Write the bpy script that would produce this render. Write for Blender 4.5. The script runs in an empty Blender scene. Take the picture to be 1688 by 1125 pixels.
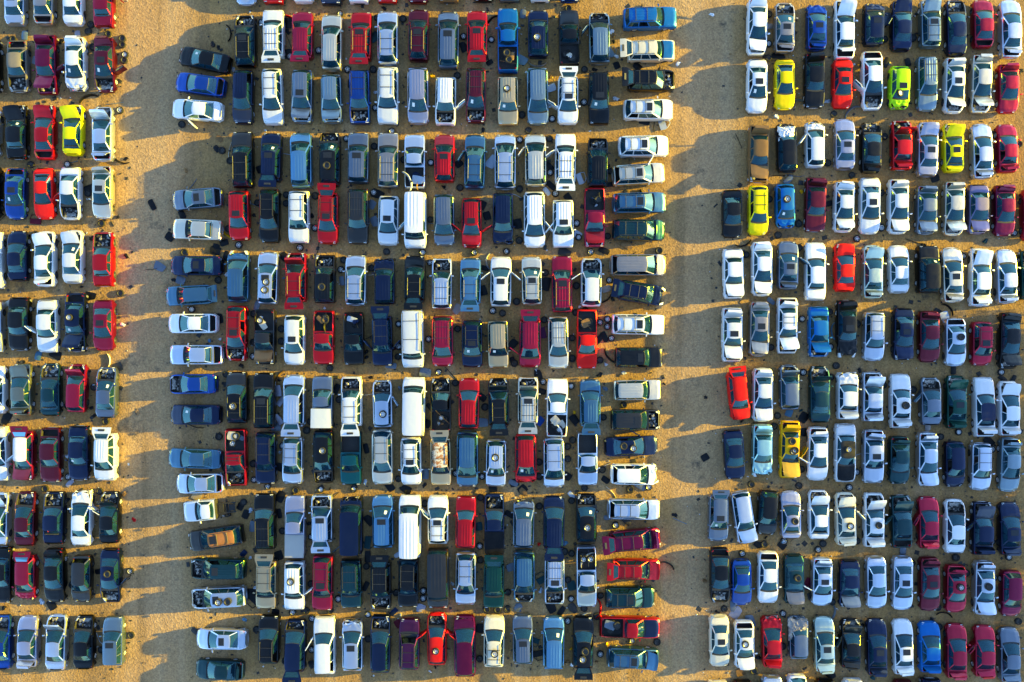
import bpy, bmesh, math, random
from mathutils import Vector, Matrix, noise
R = math.radians
random.seed(7)
scene = bpy.context.scene
col = scene.collection

# ------------------------------------------------------------------ camera, sky, sun, exposure
CAM_H, F = 73.0, 1313.0                     # metres above the yard, focal length in photo pixels (1688 wide)
cam = bpy.data.cameras.new('camera'); cam.lens = 28.0; cam.sensor_width = 36.0
cam.clip_start = 1.0; cam.clip_end = 2000.0
camo = bpy.data.objects.new('camera', cam); camo.location = (0, 0, CAM_H); col.objects.link(camo)
scene.camera = camo
SUN_EL, SUN_AZ = 11.0, 9.0                  # sun low over the +X side, a little towards +Y
world = bpy.data.worlds.new('World'); scene.world = world; world.use_nodes = True
wn = world.node_tree.nodes; wl = world.node_tree.links; wn.clear()
sky = wn.new('ShaderNodeTexSky'); sky.sky_type = 'NISHITA'; sky.sun_disc = False
sky.sun_elevation = R(SUN_EL); sky.sun_rotation = R(90 - SUN_AZ)
sky.air_density = 1.0; sky.dust_density = 0.4; sky.ozone_density = 2.6
bg = wn.new('ShaderNodeBackground'); bg.inputs[1].default_value = 0.14
wo = wn.new('ShaderNodeOutputWorld'); wl.new(sky.outputs[0], bg.inputs[0]); wl.new(bg.outputs[0], wo.inputs[0])
sun = bpy.data.lights.new('sun', 'SUN'); sun.energy = 5.0; sun.angle = R(0.5); sun.color = (0.98, 0.75, 0.0)
suno = bpy.data.objects.new('sun', sun); col.objects.link(suno)
sd = Vector((math.cos(R(SUN_AZ)) * math.cos(R(SUN_EL)), math.sin(R(SUN_AZ)) * math.cos(R(SUN_EL)), math.sin(R(SUN_EL))))
suno.rotation_euler = sd.to_track_quat('Z', 'Y').to_euler()
scene.view_settings.view_transform = 'Standard'; scene.view_settings.look = 'None'
scene.view_settings.exposure = 2.15; scene.view_settings.gamma = 1.0
scene.cycles.max_bounces = 5; scene.cycles.transparent_max_bounces = 8

def PX(px, py, z=0.0):                      # photo pixel -> point of the yard at height z
    k = (CAM_H - z) / F
    return Vector(((px - 844) * k, -(py - 562.5) * k, z))

# ------------------------------------------------------------------ materials
def mat(name):
    m = bpy.data.materials.new(name); m.use_nodes = True
    return m, m.node_tree.nodes, m.node_tree.links, m.node_tree.nodes['Principled BSDF']
def simple(name, c, rough=0.6, metal=0.0, spec=0.5, bump=0.0, bscale=30.0, vary=0.0):
    m, n, l, p = mat(name)
    p.inputs['Base Color'].default_value = (*c, 1); p.inputs['Roughness'].default_value = rough
    p.inputs['Metallic'].default_value = metal; p.inputs['Specular IOR Level'].default_value = spec
    if bump or vary:
        tc = n.new('ShaderNodeTexCoord'); no = n.new('ShaderNodeTexNoise')
        no.inputs['Scale'].default_value = bscale; no.inputs['Detail'].default_value = 4
        l.new(tc.outputs['Object'], no.inputs['Vector'])
        if bump:
            b = n.new('ShaderNodeBump'); b.inputs['Strength'].default_value = bump; b.inputs['Distance'].default_value = 0.03
            l.new(no.outputs['Fac'], b.inputs['Height']); l.new(b.outputs[0], p.inputs['Normal'])
        if vary:
            r = n.new('ShaderNodeValToRGB')
            r.color_ramp.elements[0].position = 0.35; r.color_ramp.elements[1].position = 0.65
            r.color_ramp.elements[0].color = (*[x * (1 - vary) for x in c], 1)
            r.color_ramp.elements[1].color = (*[min(1, x * (1 + vary)) for x in c], 1)
            l.new(no.outputs['Fac'], r.inputs[0]); l.new(r.outputs[0], p.inputs['Base Color'])
    return m

def paint_material(name, rough, coat, dust, metal=0.0):
    """body paint: the object's own colour under dust and small scuffs"""
    m, n, l, p = mat(name)
    oi = n.new('ShaderNodeObjectInfo'); tc = n.new('ShaderNodeTexCoord'); geo = n.new('ShaderNodeNewGeometry')
    n1 = n.new('ShaderNodeTexNoise'); n1.inputs['Scale'].default_value = 1.1; n1.inputs['Detail'].default_value = 7; n1.inputs['Roughness'].default_value = 0.65
    l.new(geo.outputs['Position'], n1.inputs['Vector'])
    r1 = n.new('ShaderNodeMapRange'); r1.inputs[1].default_value = 0.40; r1.inputs[2].default_value = 0.75; r1.inputs[3].default_value = 0.0; r1.inputs[4].default_value = dust
    l.new(n1.outputs['Fac'], r1.inputs[0])
    mr = n.new('ShaderNodeMath'); mr.operation = 'MULTIPLY'; l.new(r1.outputs[0], mr.inputs[0])
    rr = n.new('ShaderNodeMapRange'); rr.inputs[3].default_value = 0.25; rr.inputs[4].default_value = 1.3
    l.new(oi.outputs['Random'], rr.inputs[0]); l.new(rr.outputs[0], mr.inputs[1])
    mx = n.new('ShaderNodeMix'); mx.data_type = 'RGBA'; mx.inputs[7].default_value = (0.26, 0.22, 0.16, 1)
    l.new(mr.outputs[0], mx.inputs[0]); l.new(oi.outputs['Color'], mx.inputs[6])
    n2 = n.new('ShaderNodeTexNoise'); n2.inputs['Scale'].default_value = 9.0; n2.inputs['Detail'].default_value = 3
    l.new(geo.outputs['Position'], n2.inputs['Vector'])
    r2 = n.new('ShaderNodeMapRange'); r2.inputs[1].default_value = 0.70; r2.inputs[2].default_value = 0.78; r2.inputs[3].default_value = 0; r2.inputs[4].default_value = 0.12
    l.new(n2.outputs['Fac'], r2.inputs[0])
    mx2 = n.new('ShaderNodeMix'); mx2.data_type = 'RGBA'; mx2.inputs[7].default_value = (0.20, 0.16, 0.12, 1)
    l.new(r2.outputs[0], mx2.inputs[0]); l.new(mx.outputs[2], mx2.inputs[6]); l.new(mx2.outputs[2], p.inputs['Base Color'])
    r3 = n.new('ShaderNodeMapRange'); r3.inputs[3].default_value = rough; r3.inputs[4].default_value = rough + 0.25
    l.new(n1.outputs['Fac'], r3.inputs[0]); l.new(r3.outputs[0], p.inputs['Roughness'])
    p.inputs['Metallic'].default_value = metal; p.inputs['Specular IOR Level'].default_value = 0.22; p.inputs['Coat Weight'].default_value = coat; p.inputs['Coat Roughness'].default_value = 0.12
    n3 = n.new('ShaderNodeTexNoise'); n3.inputs['Scale'].default_value = 2.2; n3.inputs['Detail'].default_value = 2
    l.new(geo.outputs['Position'], n3.inputs['Vector'])
    b = n.new('ShaderNodeBump'); b.inputs['Strength'].default_value = 0.25; b.inputs['Distance'].default_value = 0.05
    l.new(n3.outputs['Fac'], b.inputs['Height']); l.new(b.outputs[0], p.inputs['Normal'])
    return m
M = {}
M['paint'] = paint_material('car_paint', 0.26, 0.0, 0.04, 0.45)
M['metallic'] = paint_material('metallic_paint', 0.22, 0.5, 0.03, 0.92)
M['matte'] = paint_material('faded_paint', 0.55, 0.0, 0.35)
def rust_material():
    m, n, l, p = mat('rusted_roof')
    oi = n.new('ShaderNodeObjectInfo'); geo = n.new('ShaderNodeNewGeometry')
    no = n.new('ShaderNodeTexNoise'); no.inputs['Scale'].default_value = 2.6; no.inputs['Detail'].default_value = 6; no.inputs['Roughness'].default_value = 0.7
    l.new(geo.outputs['Position'], no.inputs['Vector'])
    r = n.new('ShaderNodeValToRGB'); r.color_ramp.elements[0].position = 0.50; r.color_ramp.elements[1].position = 0.54
    r.color_ramp.elements[0].color = (0, 0, 0, 1); r.color_ramp.elements[1].color = (1, 1, 1, 1)
    l.new(no.outputs['Fac'], r.inputs[0])
    mx = n.new('ShaderNodeMix'); mx.data_type = 'RGBA'; mx.inputs[7].default_value = (0.33, 0.12, 0.03, 1)
    l.new(r.outputs[0], mx.inputs[0]); l.new(oi.outputs['Color'], mx.inputs[6]); l.new(mx.outputs[2], p.inputs['Base Color'])
    p.inputs['Roughness'].default_value = 0.7
    return m
M['rust'] = rust_material()
def glass_material():
    m, n, l, p = mat('window_glass'); n.remove(p)
    t = n.new('ShaderNodeBsdfTransparent'); t.inputs[0].default_value = (0.16, 0.28, 0.31, 1)
    g = n.new('ShaderNodeBsdfGlossy'); g.inputs['Roughness'].default_value = 0.03; g.inputs[0].default_value = (0.45, 0.86, 0.95, 1)
    d = n.new('ShaderNodeBsdfDiffuse'); d.inputs[0].default_value = (0.008, 0.036, 0.066, 1)
    geo = n.new('ShaderNodeNewGeometry'); no = n.new('ShaderNodeTexNoise'); no.inputs['Scale'].default_value = 1.6; no.inputs['Detail'].default_value = 5
    l.new(geo.outputs['Position'], no.inputs['Vector'])
    mr = n.new('ShaderNodeMapRange'); mr.inputs[1].default_value = 0.3; mr.inputs[2].default_value = 0.75; mr.inputs[3].default_value = 0.45; mr.inputs[4].default_value = 0.85
    l.new(no.outputs['Fac'], mr.inputs[0])
    a = n.new('ShaderNodeMixShader'); l.new(mr.outputs[0], a.inputs[0]); l.new(t.outputs[0], a.inputs[1]); l.new(d.outputs[0], a.inputs[2])
    f = n.new('ShaderNodeFresnel'); f.inputs[0].default_value = 1.8
    b = n.new('ShaderNodeMixShader'); l.new(f.outputs[0], b.inputs[0]); l.new(a.outputs[0], b.inputs[1]); l.new(g.outputs[0], b.inputs[2])
    l.new(b.outputs[0], n['Material Output'].inputs[0])
    return m
M['glass'] = glass_material()
M['sunroof'] = simple('sunroof_glass', (0.012, 0.014, 0.02), 0.12)
M['bay'] = simple('grimy_metal', (0.022, 0.021, 0.022), 0.7, 0.0, 0.4, 0.6, 18, 0.5)
M['engine'] = simple('engine_metal', (0.30, 0.28, 0.26), 0.45, 0.3, 0.5, 0.8, 22, 0.8)
M['rubber'] = simple('tyre_rubber', (0.018, 0.018, 0.019), 0.85, 0, 0.3, 0.3, 40, 0.3)
M['rim'] = simple('alloy_rim', (0.58, 0.59, 0.62), 0.32, 0.4, 0.5, 0, 12, 0.15)
M['steel'] = simple('steel_rim', (0.055, 0.052, 0.05), 0.6, 0.2, 0.5, 0, 12, 0.5)
M['plastic'] = simple('black_plastic', (0.016, 0.017, 0.02), 0.45, 0, 0.5, 0.2, 20, 0.3)
M['chrome'] = simple('bright_trim', (0.6, 0.6, 0.62), 0.25, 0.8)
M['lamp'] = simple('headlamp_lens', (0.55, 0.58, 0.62), 0.12)
M['red'] = simple('tail_lamp_lens', (0.42, 0.008, 0.01), 0.15)
M['seat'] = simple('seat_cloth', (0.07, 0.065, 0.06), 0.9, 0, 0.2, 0.2, 30, 0.3)
M['paper'] = simple('paper_sheet', (0.75, 0.75, 0.72), 0.8)
M['wood'] = simple('weathered_wood', (0.28, 0.16, 0.07), 0.8, 0, 0.3, 0.4, 14, 0.4)

def ground_material():
    m, n, l, p = mat('gravel_ground')
    geo = n.new('ShaderNodeNewGeometry')
    def N(scale, det, rough=0.6, sy=1.0):
        t = n.new('ShaderNodeTexNoise'); t.inputs['Scale'].default_value = scale; t.inputs['Detail'].default_value = det; t.inputs['Roughness'].default_value = rough
        if sy != 1.0:
            mp = n.new('ShaderNodeMapping'); mp.inputs['Scale'].default_value = (1, sy, 1); l.new(geo.outputs['Position'], mp.inputs[0]); l.new(mp.outputs[0], t.inputs['Vector'])
        else:
            l.new(geo.outputs['Position'], t.inputs['Vector'])
        return t
    def ramp(src, a, b, ca, cb):
        r = n.new('ShaderNodeValToRGB'); r.color_ramp.elements[0].position = a; r.color_ramp.elements[1].position = b
        r.color_ramp.elements[0].color = (*ca, 1); r.color_ramp.elements[1].color = (*cb, 1); l.new(src, r.inputs[0]); return r
    def mix(fac, a, b, mode='MIX', f=None):
        x = n.new('ShaderNodeMix'); x.data_type = 'RGBA'; x.blend_type = mode
        if f is not None: x.inputs[0].default_value = f
        else: l.new(fac, x.inputs[0])
        for s, i in ((a, 6), (b, 7)):
            if isinstance(s, tuple): x.inputs[i].default_value = (*s, 1)
            else: l.new(s, x.inputs[i])
        return x.outputs[2]
    big = N(0.10, 5); mid = N(0.75, 6, 0.7); fine = N(7.0, 4, 0.8); track = N(0.42, 5, 0.55, 0.05)
    # oily yellow dirt under the rows, paler driven gravel in the two lanes
    sx = n.new('ShaderNodeSeparateXYZ'); l.new(geo.outputs['Position'], sx.inputs[0])
    def near(c0, half):
        a = n.new('ShaderNodeMath'); a.operation = 'ADD'; l.new(sx.outputs[0], a.inputs[0]); a.inputs[1].default_value = -c0
        w = n.new('ShaderNodeMath'); w.operation = 'MULTIPLY_ADD'; l.new(big.outputs['Fac'], w.inputs[0]); w.inputs[1].default_value = 5.0; w.inputs[2].default_value = -2.5
        q = n.new('ShaderNodeMath'); q.operation = 'ADD'; l.new(a.outputs[0], q.inputs[0]); l.new(w.outputs[0], q.inputs[1])
        b = n.new('ShaderNodeMath'); b.operation = 'ABSOLUTE'; l.new(q.outputs[0], b.inputs[0])
        r = n.new('ShaderNodeMapRange'); r.interpolation_type = 'SMOOTHSTEP'; r.inputs[1].default_value = half - 1.6; r.inputs[2].default_value = half + 1.6; r.inputs[3].default_value = 1; r.inputs[4].default_value = 0
        l.new(b.outputs[0], r.inputs[0]); return r.outputs[0]
    mxx = n.new('ShaderNodeMath'); mxx.operation = 'MAXIMUM'; l.new(near(-32.5, 3.2), mxx.inputs[0]); l.new(near(17.6, 2.8), mxx.inputs[1])
    dirt = mix(ramp(big.outputs['Fac'], 0.38, 0.62, (0, 0, 0), (1, 1, 1)).outputs[0], (0.31, 0.178, 0.066), (0.335, 0.20, 0.082))
    lane = mix(ramp(big.outputs['Fac'], 0.38, 0.62, (0, 0, 0), (1, 1, 1)).outputs[0], (0.365, 0.222, 0.108), (0.375, 0.236, 0.126))
    base = mix(mxx.outputs[0], dirt, lane)
    base = mix(ramp(track.outputs['Fac'], 0.50, 0.62, (0, 0, 0), (0.6, 0.6, 0.6)).outputs[0], base, (0.40, 0.268, 0.150))
    base = mix(ramp(track.outputs['Fac'], 0.36, 0.46, (0.6, 0.6, 0.6), (0, 0, 0)).outputs[0], base, (0.215, 0.134, 0.068))
    base = mix(ramp(mid.outputs['Fac'], 0.56, 0.74, (0, 0, 0), (0.55, 0.55, 0.55)).outputs[0], base, (0.15, 0.125, 0.095))
    # oil and soot marks
    oil = N(0.33, 6, 0.75)
    base = mix(ramp(oil.outputs['Fac'], 0.59, 0.70, (0, 0, 0), (0.85, 0.85, 0.85)).outputs[0], base, (0.075, 0.062, 0.05))
    vo = n.new('ShaderNodeTexVoronoi'); vo.inputs['Scale'].default_value = 6.5; l.new(geo.outputs['Position'], vo.inputs['Vector'])
    stone = ramp(vo.outputs['Color'], 0.0, 1.0, (0.72, 0.72, 0.74), (1.28, 1.26, 1.22))
    base = mix(None, base, stone.outputs[0], 'MULTIPLY', 0.85)
    base = mix(None, base, ramp(fine.outputs['Fac'], 0.3, 0.7, (0.62, 0.62, 0.63), (1.35, 1.34, 1.32)).outputs[0], 'MULTIPLY', 0.8)
    l.new(base, p.inputs['Base Color']); p.inputs['Roughness'].default_value = 0.95; p.inputs['Specular IOR Level'].default_value = 0.15
    b1 = n.new('ShaderNodeBump'); b1.inputs['Strength'].default_value = 0.5; b1.inputs['Distance'].default_value = 0.035; l.new(vo.outputs['Distance'], b1.inputs['Height'])
    b2 = n.new('ShaderNodeBump'); b2.inputs['Strength'].default_value = 0.6; b2.inputs['Distance'].default_value = 0.03; l.new(fine.outputs['Fac'], b2.inputs['Height']); l.new(b1.outputs[0], b2.inputs['Normal'])
    b3 = n.new('ShaderNodeBump'); b3.inputs['Strength'].default_value = 0.35; b3.inputs['Distance'].default_value = 0.15; l.new(mid.outputs['Fac'], b3.inputs['Height']); l.new(b2.outputs[0], b3.inputs['Normal'])
    l.new(b3.outputs[0], p.inputs['Normal'])
    return m
M['ground'] = ground_material()

# ------------------------------------------------------------------ mesh helpers
class MB:
    """collects faces (each with a material slot) of one mesh"""
    def __init__(s): s.v = []; s.f = []; s.m = []
    def add(s, pts): i = len(s.v); s.v += [tuple(p) for p in pts]; return list(range(i, i + len(pts)))
    def face(s, idx, m=0): s.f.append(tuple(idx)); s.m.append(m)
    def box(s, x0, x1, y0, y1, z0, z1, m=0):
        a = s.add([(x, y, z) for z in (z0, z1) for y in (y0, y1) for x in (x0, x1)])
        for q in ((0, 2, 3, 1), (4, 5, 7, 6), (0, 1, 5, 4), (2, 6, 7, 3), (0, 4, 6, 2), (1, 3, 7, 5)): s.face([a[i] for i in q], m)
    def bar(s, p, q, r, n=6, m=0):
        p, q = Vector(p), Vector(q); d = (q - p).normalized(); u = d.orthogonal().normalized(); w = d.cross(u)
        A = s.add([p + (u * math.cos(2 * math.pi * i / n) + w * math.sin(2 * math.pi * i / n)) * r for i in range(n)])
        B = s.add([q + (u * math.cos(2 * math.pi * i / n) + w * math.sin(2 * math.pi * i / n)) * r for i in range(n)])
        for i in range(n): s.face((A[i], A[(i + 1) % n], B[(i + 1) % n], B[i]), m)
        s.face(A[::-1], m); s.face(B, m)
    def lathe(s, prof, n=24, m=0, closed=False):
        rows = [s.add([(r * math.cos(2 * math.pi * i / n), r * math.sin(2 * math.pi * i / n), z) for i in range(n)]) for r, z in prof]
        k = len(rows)
        for j in range(k if closed else k - 1):
            a, b = rows[j], rows[(j + 1) % k]
            for i in range(n): s.face((a[i], a[(i + 1) % n], b[(i + 1) % n], b[i]), m)
        return rows
    def grid(s, fn, nu, nv, m=0, flip=False):
        idx = [s.add([fn(i / (nu - 1), j / (nv - 1)) for i in range(nu)]) for j in range(nv)]
        for j in range(nv - 1):
            for i in range(nu - 1):
                q = (idx[j][i], idx[j][i + 1], idx[j + 1][i + 1], idx[j + 1][i]); s.face(q[::-1] if flip else q, m)
        return idx
    def sheet(s, fn, nu, nv, th, m=0, m2=None):
        """a curved panel with thickness th along -z"""
        a = s.grid(fn, nu, nv, m)
        b = s.grid(lambda u, v: (fn(u, v)[0], fn(u, v)[1], fn(u, v)[2] - th), nu, nv, m if m2 is None else m2, True)
        rim = lambda g: [g[0][i] for i in range(nu)] + [g[j][nu - 1] for j in range(1, nv)] + [g[nv - 1][i] for i in range(nu - 2, -1, -1)] + [g[j][0] for j in range(nv - 2, 0, -1)]
        ra, rb = rim(a), rim(b); n = len(ra)
        for i in range(n): s.face((ra[(i + 1) % n], ra[i], rb[i], rb[(i + 1) % n]), m)
    def mesh(s, name, mats, smooth=38.0, merge=True):
        me = bpy.data.meshes.new(name); me.from_pydata(s.v, [], s.f)
        for x in mats: me.materials.append(M[x])
        for p, k in zip(me.polygons, s.m): p.material_index = k
        bm = bmesh.new(); bm.from_mesh(me)
        if merge: bmesh.ops.remove_doubles(bm, verts=bm.verts, dist=0.0006)
        bmesh.ops.recalc_face_normals(bm, faces=bm.faces)
        for f in bm.faces: f.smooth = smooth > 0
        for e in bm.edges:
            if len(e.link_faces) == 2 and (e.calc_face_angle(0) > R(smooth) or e.link_faces[0].material_index != e.link_faces[1].material_index): e.smooth = False
        bm.to_mesh(me); bm.free(); me.update()
        return me
def ob(name, me, parent=None, loc=(0, 0, 0), rot=(0, 0, 0), scl=(1, 1, 1), color=None):
    o = bpy.data.objects.new(name, me); col.objects.link(o)
    if parent is not None: o.parent = parent
    o.location = loc; o.rotation_euler = rot; o.scale = scl
    if color:
        o.color = (*color, 1)
        if METAL and me.materials and me.materials[0] == M['paint']:
            o.material_slots[0].link = 'OBJECT'; o.material_slots[0].material = M['metallic']
    return o
METAL = False
def lerp_table(tab, x):
    if x <= tab[0][0]: return tab[0][1]
    for (a, va), (b, vb) in zip(tab, tab[1:]):
        if x <= b:
            t = (x - a) / (b - a); t = t * t * (3 - 2 * t) * 0.5 + t * 0.5
            return va + (vb - va) * t
    return tab[-1][1]

# ------------------------------------------------------------------ the ground
g = MB(); a = g.add([(-900, -900, 0), (900, -900, 0), (900, 900, 0), (-900, 900, 0)]); g.face(a)
go = ob('ground', g.mesh('ground', ['ground'], 0)); go['kind'] = 'structure'; go['label'] = 'dusty tan gravel ground of the storage yard'

# ------------------------------------------------------------------ vehicle kinds (metres, x forward)
TYPES = dict(
 S =dict(L=4.80, W=1.80, nose=.66, hoodf=.78, cowl=.97, belt=.98, deck=1.02, tail=.90, xc=1.16, xd=-1.66, xr0=.24, xr1=-1.00, zr=1.43, wb=.77, wr=.58, wx=(1.42, -1.38), k=.30, pil=1, trunk=1),
 B =dict(L=4.95, W=1.82, nose=.72, hoodf=.85, cowl=.97, belt=.97, deck=.99, tail=.92, xc=1.02, xd=-1.62, xr0=.36, xr1=-1.08, zr=1.42, wb=.78, wr=.63, wx=(1.52, -1.40), k=.17, pil=1, trunk=1),
 C =dict(L=4.55, W=1.80, nose=.62, hoodf=.74, cowl=.92, belt=.93, deck=.97, tail=.86, xc=.95, xd=-1.80, xr0=.10, xr1=-.98, zr=1.33, wb=.76, wr=.54, wx=(1.38, -1.30), k=.34, pil=0, trunk=1),
 H =dict(L=4.20, W=1.75, nose=.68, hoodf=.82, cowl=1.0, belt=.98, deck=1.0, tail=.98, xc=1.10, xd=-1.98, xr0=.40, xr1=-1.62, zr=1.47, wb=.76, wr=.58, wx=(1.28, -1.26), k=.28, pil=1, trunk=0),
 W =dict(L=4.75, W=1.80, nose=.68, hoodf=.80, cowl=.98, belt=.98, deck=1.0, tail=.98, xc=1.08, xd=-2.27, xr0=.32, xr1=-2.02, zr=1.47, wb=.77, wr=.60, wx=(1.42, -1.34), k=.24, pil=2, trunk=0),
 U =dict(L=4.72, W=1.86, nose=.84, hoodf=1.00, cowl=1.14, belt=1.13, deck=1.15, tail=1.12, xc=1.22, xd=-2.26, xr0=.38, xr1=-1.86, zr=1.74, wb=.82, wr=.60, wx=(1.40, -1.36), k=.20, pil=2, trunk=0),
 X =dict(L=4.72, W=1.86, nose=.95, hoodf=1.06, cowl=1.16, belt=1.13, deck=1.14, tail=1.12, xc=1.12, xd=-2.28, xr0=.44, xr1=-2.00, zr=1.76, wb=.83, wr=.645, wx=(1.42, -1.36), k=.10, pil=2, trunk=0),
 M =dict(L=5.00, W=1.94, nose=.78, hoodf=.93, cowl=1.14, belt=1.08, deck=1.10, tail=1.08, xc=1.55, xd=-2.40, xr0=.62, xr1=-2.02, zr=1.77, wb=.86, wr=.655, wx=(1.58, -1.44), k=.24, pil=2, trunk=0),
 V =dict(L=5.55, W=2.02, nose=.95, hoodf=1.10, cowl=1.24, belt=1.22, deck=1.22, tail=1.20, xc=1.92, xd=-2.70, xr0=1.42, xr1=-2.62, zr=2.08, wb=.91, wr=.82, wx=(1.80, -1.55), k=.14, pil=2, trunk=0),
 P =dict(L=5.25, W=1.86, nose=.90, hoodf=1.02, cowl=1.12, belt=1.12, deck=1.10, tail=1.10, xc=1.28, xd=-.52, xr0=.58, xr1=-.36, zr=1.72, wb=.82, wr=.63, wx=(1.62, -1.55), k=.12, pil=0, trunk=2),
)
RW = .33
def build_type(key, P):
    L, W = P['L'], P['W']; h = L / 2; out = dict(P)
    xc, xd = P['xc'], P['xd']
    def f(x):
        u0 = .66; u = abs(x) / h
        t = max(0, (u - u0) / (1 - u0))
        return 1 - P['k'] * t ** 2.4 * (1.0 if x > 0 else .75)
    ztab = [(-h, P['tail'] - .16), (-h + .12, P['tail']), (xd - .05, P['deck']), (xd + .1, P['belt']), (xc - .1, P['belt']), (xc + .05, P['cowl']), (h - .30, P['hoodf']), (h - .06, P['nose']), (h, P['nose'] - .12)]
    zt = lambda x: lerp_table(ztab, x)
    hood = (xc + .10, h - .17); cab = (xd + .10, xc - .10); deck = (-h + .15, xd - .10) if P['trunk'] else None
    opens = [(hood, .50), (cab, .38)] + ([(deck, .45 if P['trunk'] == 1 else .72)] if deck else [])
    def zbot(x):
        b = .24 if abs(x) < h - .25 else .30
        for w in P['wx']:
            d = abs(x - w)
            if d < RW + .06: b = max(b, math.sqrt((RW + .06) ** 2 - d * d) + RW - .02)
        return b
    wi = lambda x, mode: (P['wb'] * .97 if mode == 'cab' else f(x) * W / 2 * (.84 if P['trunk'] != 2 or x > 0 else .88))
    xs = [(-h + L * i / 46, None) for i in range(47)]
    for (a, b), fl in opens:
        xs = [(x, m) for x, m in xs if not (abs(x - a) < .035 or abs(x - b) < .035)]
        xs = [(x, fl if a < x < b else m) for x, m in xs]
        xs += [(a - .004, None), (a + .004, fl), (b - .004, fl), (b + .004, None)]
    xs.sort()
    def prof(x, fl):
        w = f(x) * W / 2; z = zt(x); zb = zbot(x); mode = 'cab' if cab[0] < x < cab[1] else ''
        y4 = wi(x, mode)
        p = [(w * .955, zb), (w, max(.52, zb + .03)), (w * .985, z - .16), (w * .945, z - .035), (y4, z)]
        return p + ([(y4 - .01, fl), (0, fl)] if fl is not None else [(y4 * .6, z + .008), (0, z + .012)])
    def shell(crush=0.0):
        m = MB(); rows = []
        for x, fl in xs:
            p = prof(x, fl); row = [(x, y, z) for y, z in p] + [(x, -y, z) for y, z in p[-2::-1]]
            rows.append(m.add(row))
        for (ra, (xa, fa)), (rb, (xb, fb)) in zip(zip(rows, xs), zip(rows[1:], xs[1:])):
            for i in range(12):
                inner = i in (4, 5, 6, 7) and (fa is not None or fb is not None)
                m.face((ra[i], ra[i + 1], rb[i + 1], rb[i]), 1 if inner else 2 if (i in (4, 5, 6, 7) and xc - .12 < xa < xc + .11) else 0)
        m.face(rows[0], 0); m.face(rows[-1][::-1], 0)
        # greenhouse frame
        for lv in gh_faces('frame'): m.face(m.add(lv), 0)
        for lv in gh_faces('trim'): m.face(m.add(lv), 2)
        if crush:
            for i, (x, y, z) in enumerate(m.v):
                t = max(0, (x - (xc + .15)) / (h - xc - .15))
                if t > 0:
                    n = noise.noise_vector(Vector((x * 1.7, y * 1.7, z * 1.7 + len(key))))
                    m.v[i] = (x - crush * t * (.6 + 1.3 * abs(n.x)) , y + n.y * .30 * t, z + n.z * .30 * t)
        return m
    # greenhouse rings
    def ring(xf, xr, w, bf, br):
        pts, tags = [], []
        nF = 6
        fr = [(xf - bf * (2 * j / nF - 1) ** 2, w * .91 * (2 * j / nF - 1)) for j in range(nF + 1)]
        for j, p in enumerate(fr): pts.append(p); tags.append('windshield' if j < nF else 'pillar')
        sx0, sx1 = xf - bf - .10, xr + br + .10
        n = P['pil'] + 1; segs = []
        for q in range(n):
            a0, a1 = q / n, (q + 1) / n; a0 += .02 if q else 0; a1 -= .02 if q < n - 1 else 0
            for r_ in range(3): segs.append((a0 + (a1 - a0) * r_ / 3, 'side%d' % q))
            if q < n - 1: segs.append((a1, 'pillar'))
        segs.append((1.0, 'pillar'))
        side = [(sx0 + (sx1 - sx0) * t, w * (1 - .05 * max(0, t - .5) * 2), tg) for t, tg in segs]
        for x, y, tg in side: pts.append((x, y)); tags.append('L' + tg if tg != 'pillar' else tg)
        for j in range(nF + 1):
            q = 1 - 2 * j / nF; pts.append((xr + br * q * q, w * .88 * q)); tags.append('rear' if j < nF else 'pillar')
        rs = side[::-1]
        for i, (x, y, tg) in enumerate(rs):
            pts.append((x, -y)); t2 = rs[i + 1][2] if i + 1 < len(rs) else 'pillar'; tags.append('R' + t2 if t2 != 'pillar' else 'pillar')
        return pts, tags
    blt, tags = ring(xc, xd, P['wb'] + .02, .16, .10)
    rof, _ = ring(P['xr0'], P['xr1'], P['wr'], .10, .06)
    N = len(blt)
    def lev(i, v):
        zb = P['belt'] - .015; a, b = blt[i], rof[i]
        return (a[0] + (b[0] - a[0]) * v, a[1] + (b[1] - a[1]) * v, zb + (P['zr'] - zb) * v)
    def gh_faces(tag):
        fs = []
        for i in range(N):
            j = (i + 1) % N; tg = tags[i]
            if tg == tag: fs.append([lev(i, .05), lev(j, .05), lev(j, .93), lev(i, .93)])
            elif tag == 'trim' and tg in ('windshield', 'rear'):
                fs.append([lev(i, 0), lev(j, 0), lev(j, .05), lev(i, .05)]); fs.append([lev(i, .93), lev(j, .93), lev(j, 1), lev(i, 1)])
            elif tag == 'frame' and tg not in ('windshield', 'rear'):
                if tg == 'pillar' or (key == 'V' and tg[1:] in ('side1', 'side2')): fs.append([lev(i, 0), lev(j, 0), lev(j, 1), lev(i, 1)])
                else: fs.append([lev(i, 0), lev(j, 0), lev(j, .05), lev(i, .05)]); fs.append([lev(i, .93), lev(j, .93), lev(j, 1), lev(i, 1)])
        return fs
    out['body'] = shell().mesh(key + '_body', ['paint', 'bay', 'plastic'])
    if key == 'P':
        q = shell(); keep = [i for i, fc in enumerate(q.f) if not all(q.v[j][0] < xd - .06 for j in fc)]
        q.f = [q.f[i] for i in keep]; q.m = [q.m[i] for i in keep]
        q.face(q.add([(xd - .1, y, z) for y, z in ((-.86, .3), (.86, .3), (.86, 1.08), (-.86, 1.08))]), 1)
        out['body_cab'] = q.mesh('P_body_cab', ['paint', 'bay', 'plastic'])
        q = MB()
        q.box(-h + .1, xd, -.48, -.38, .50, .62); q.box(-h + .1, xd, .38, .48, .50, .62)
        for x in (-h + .2, -1.9, -1.2, -.75): q.box(x, x + .1, -.47, .47, .47, .59)
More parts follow.
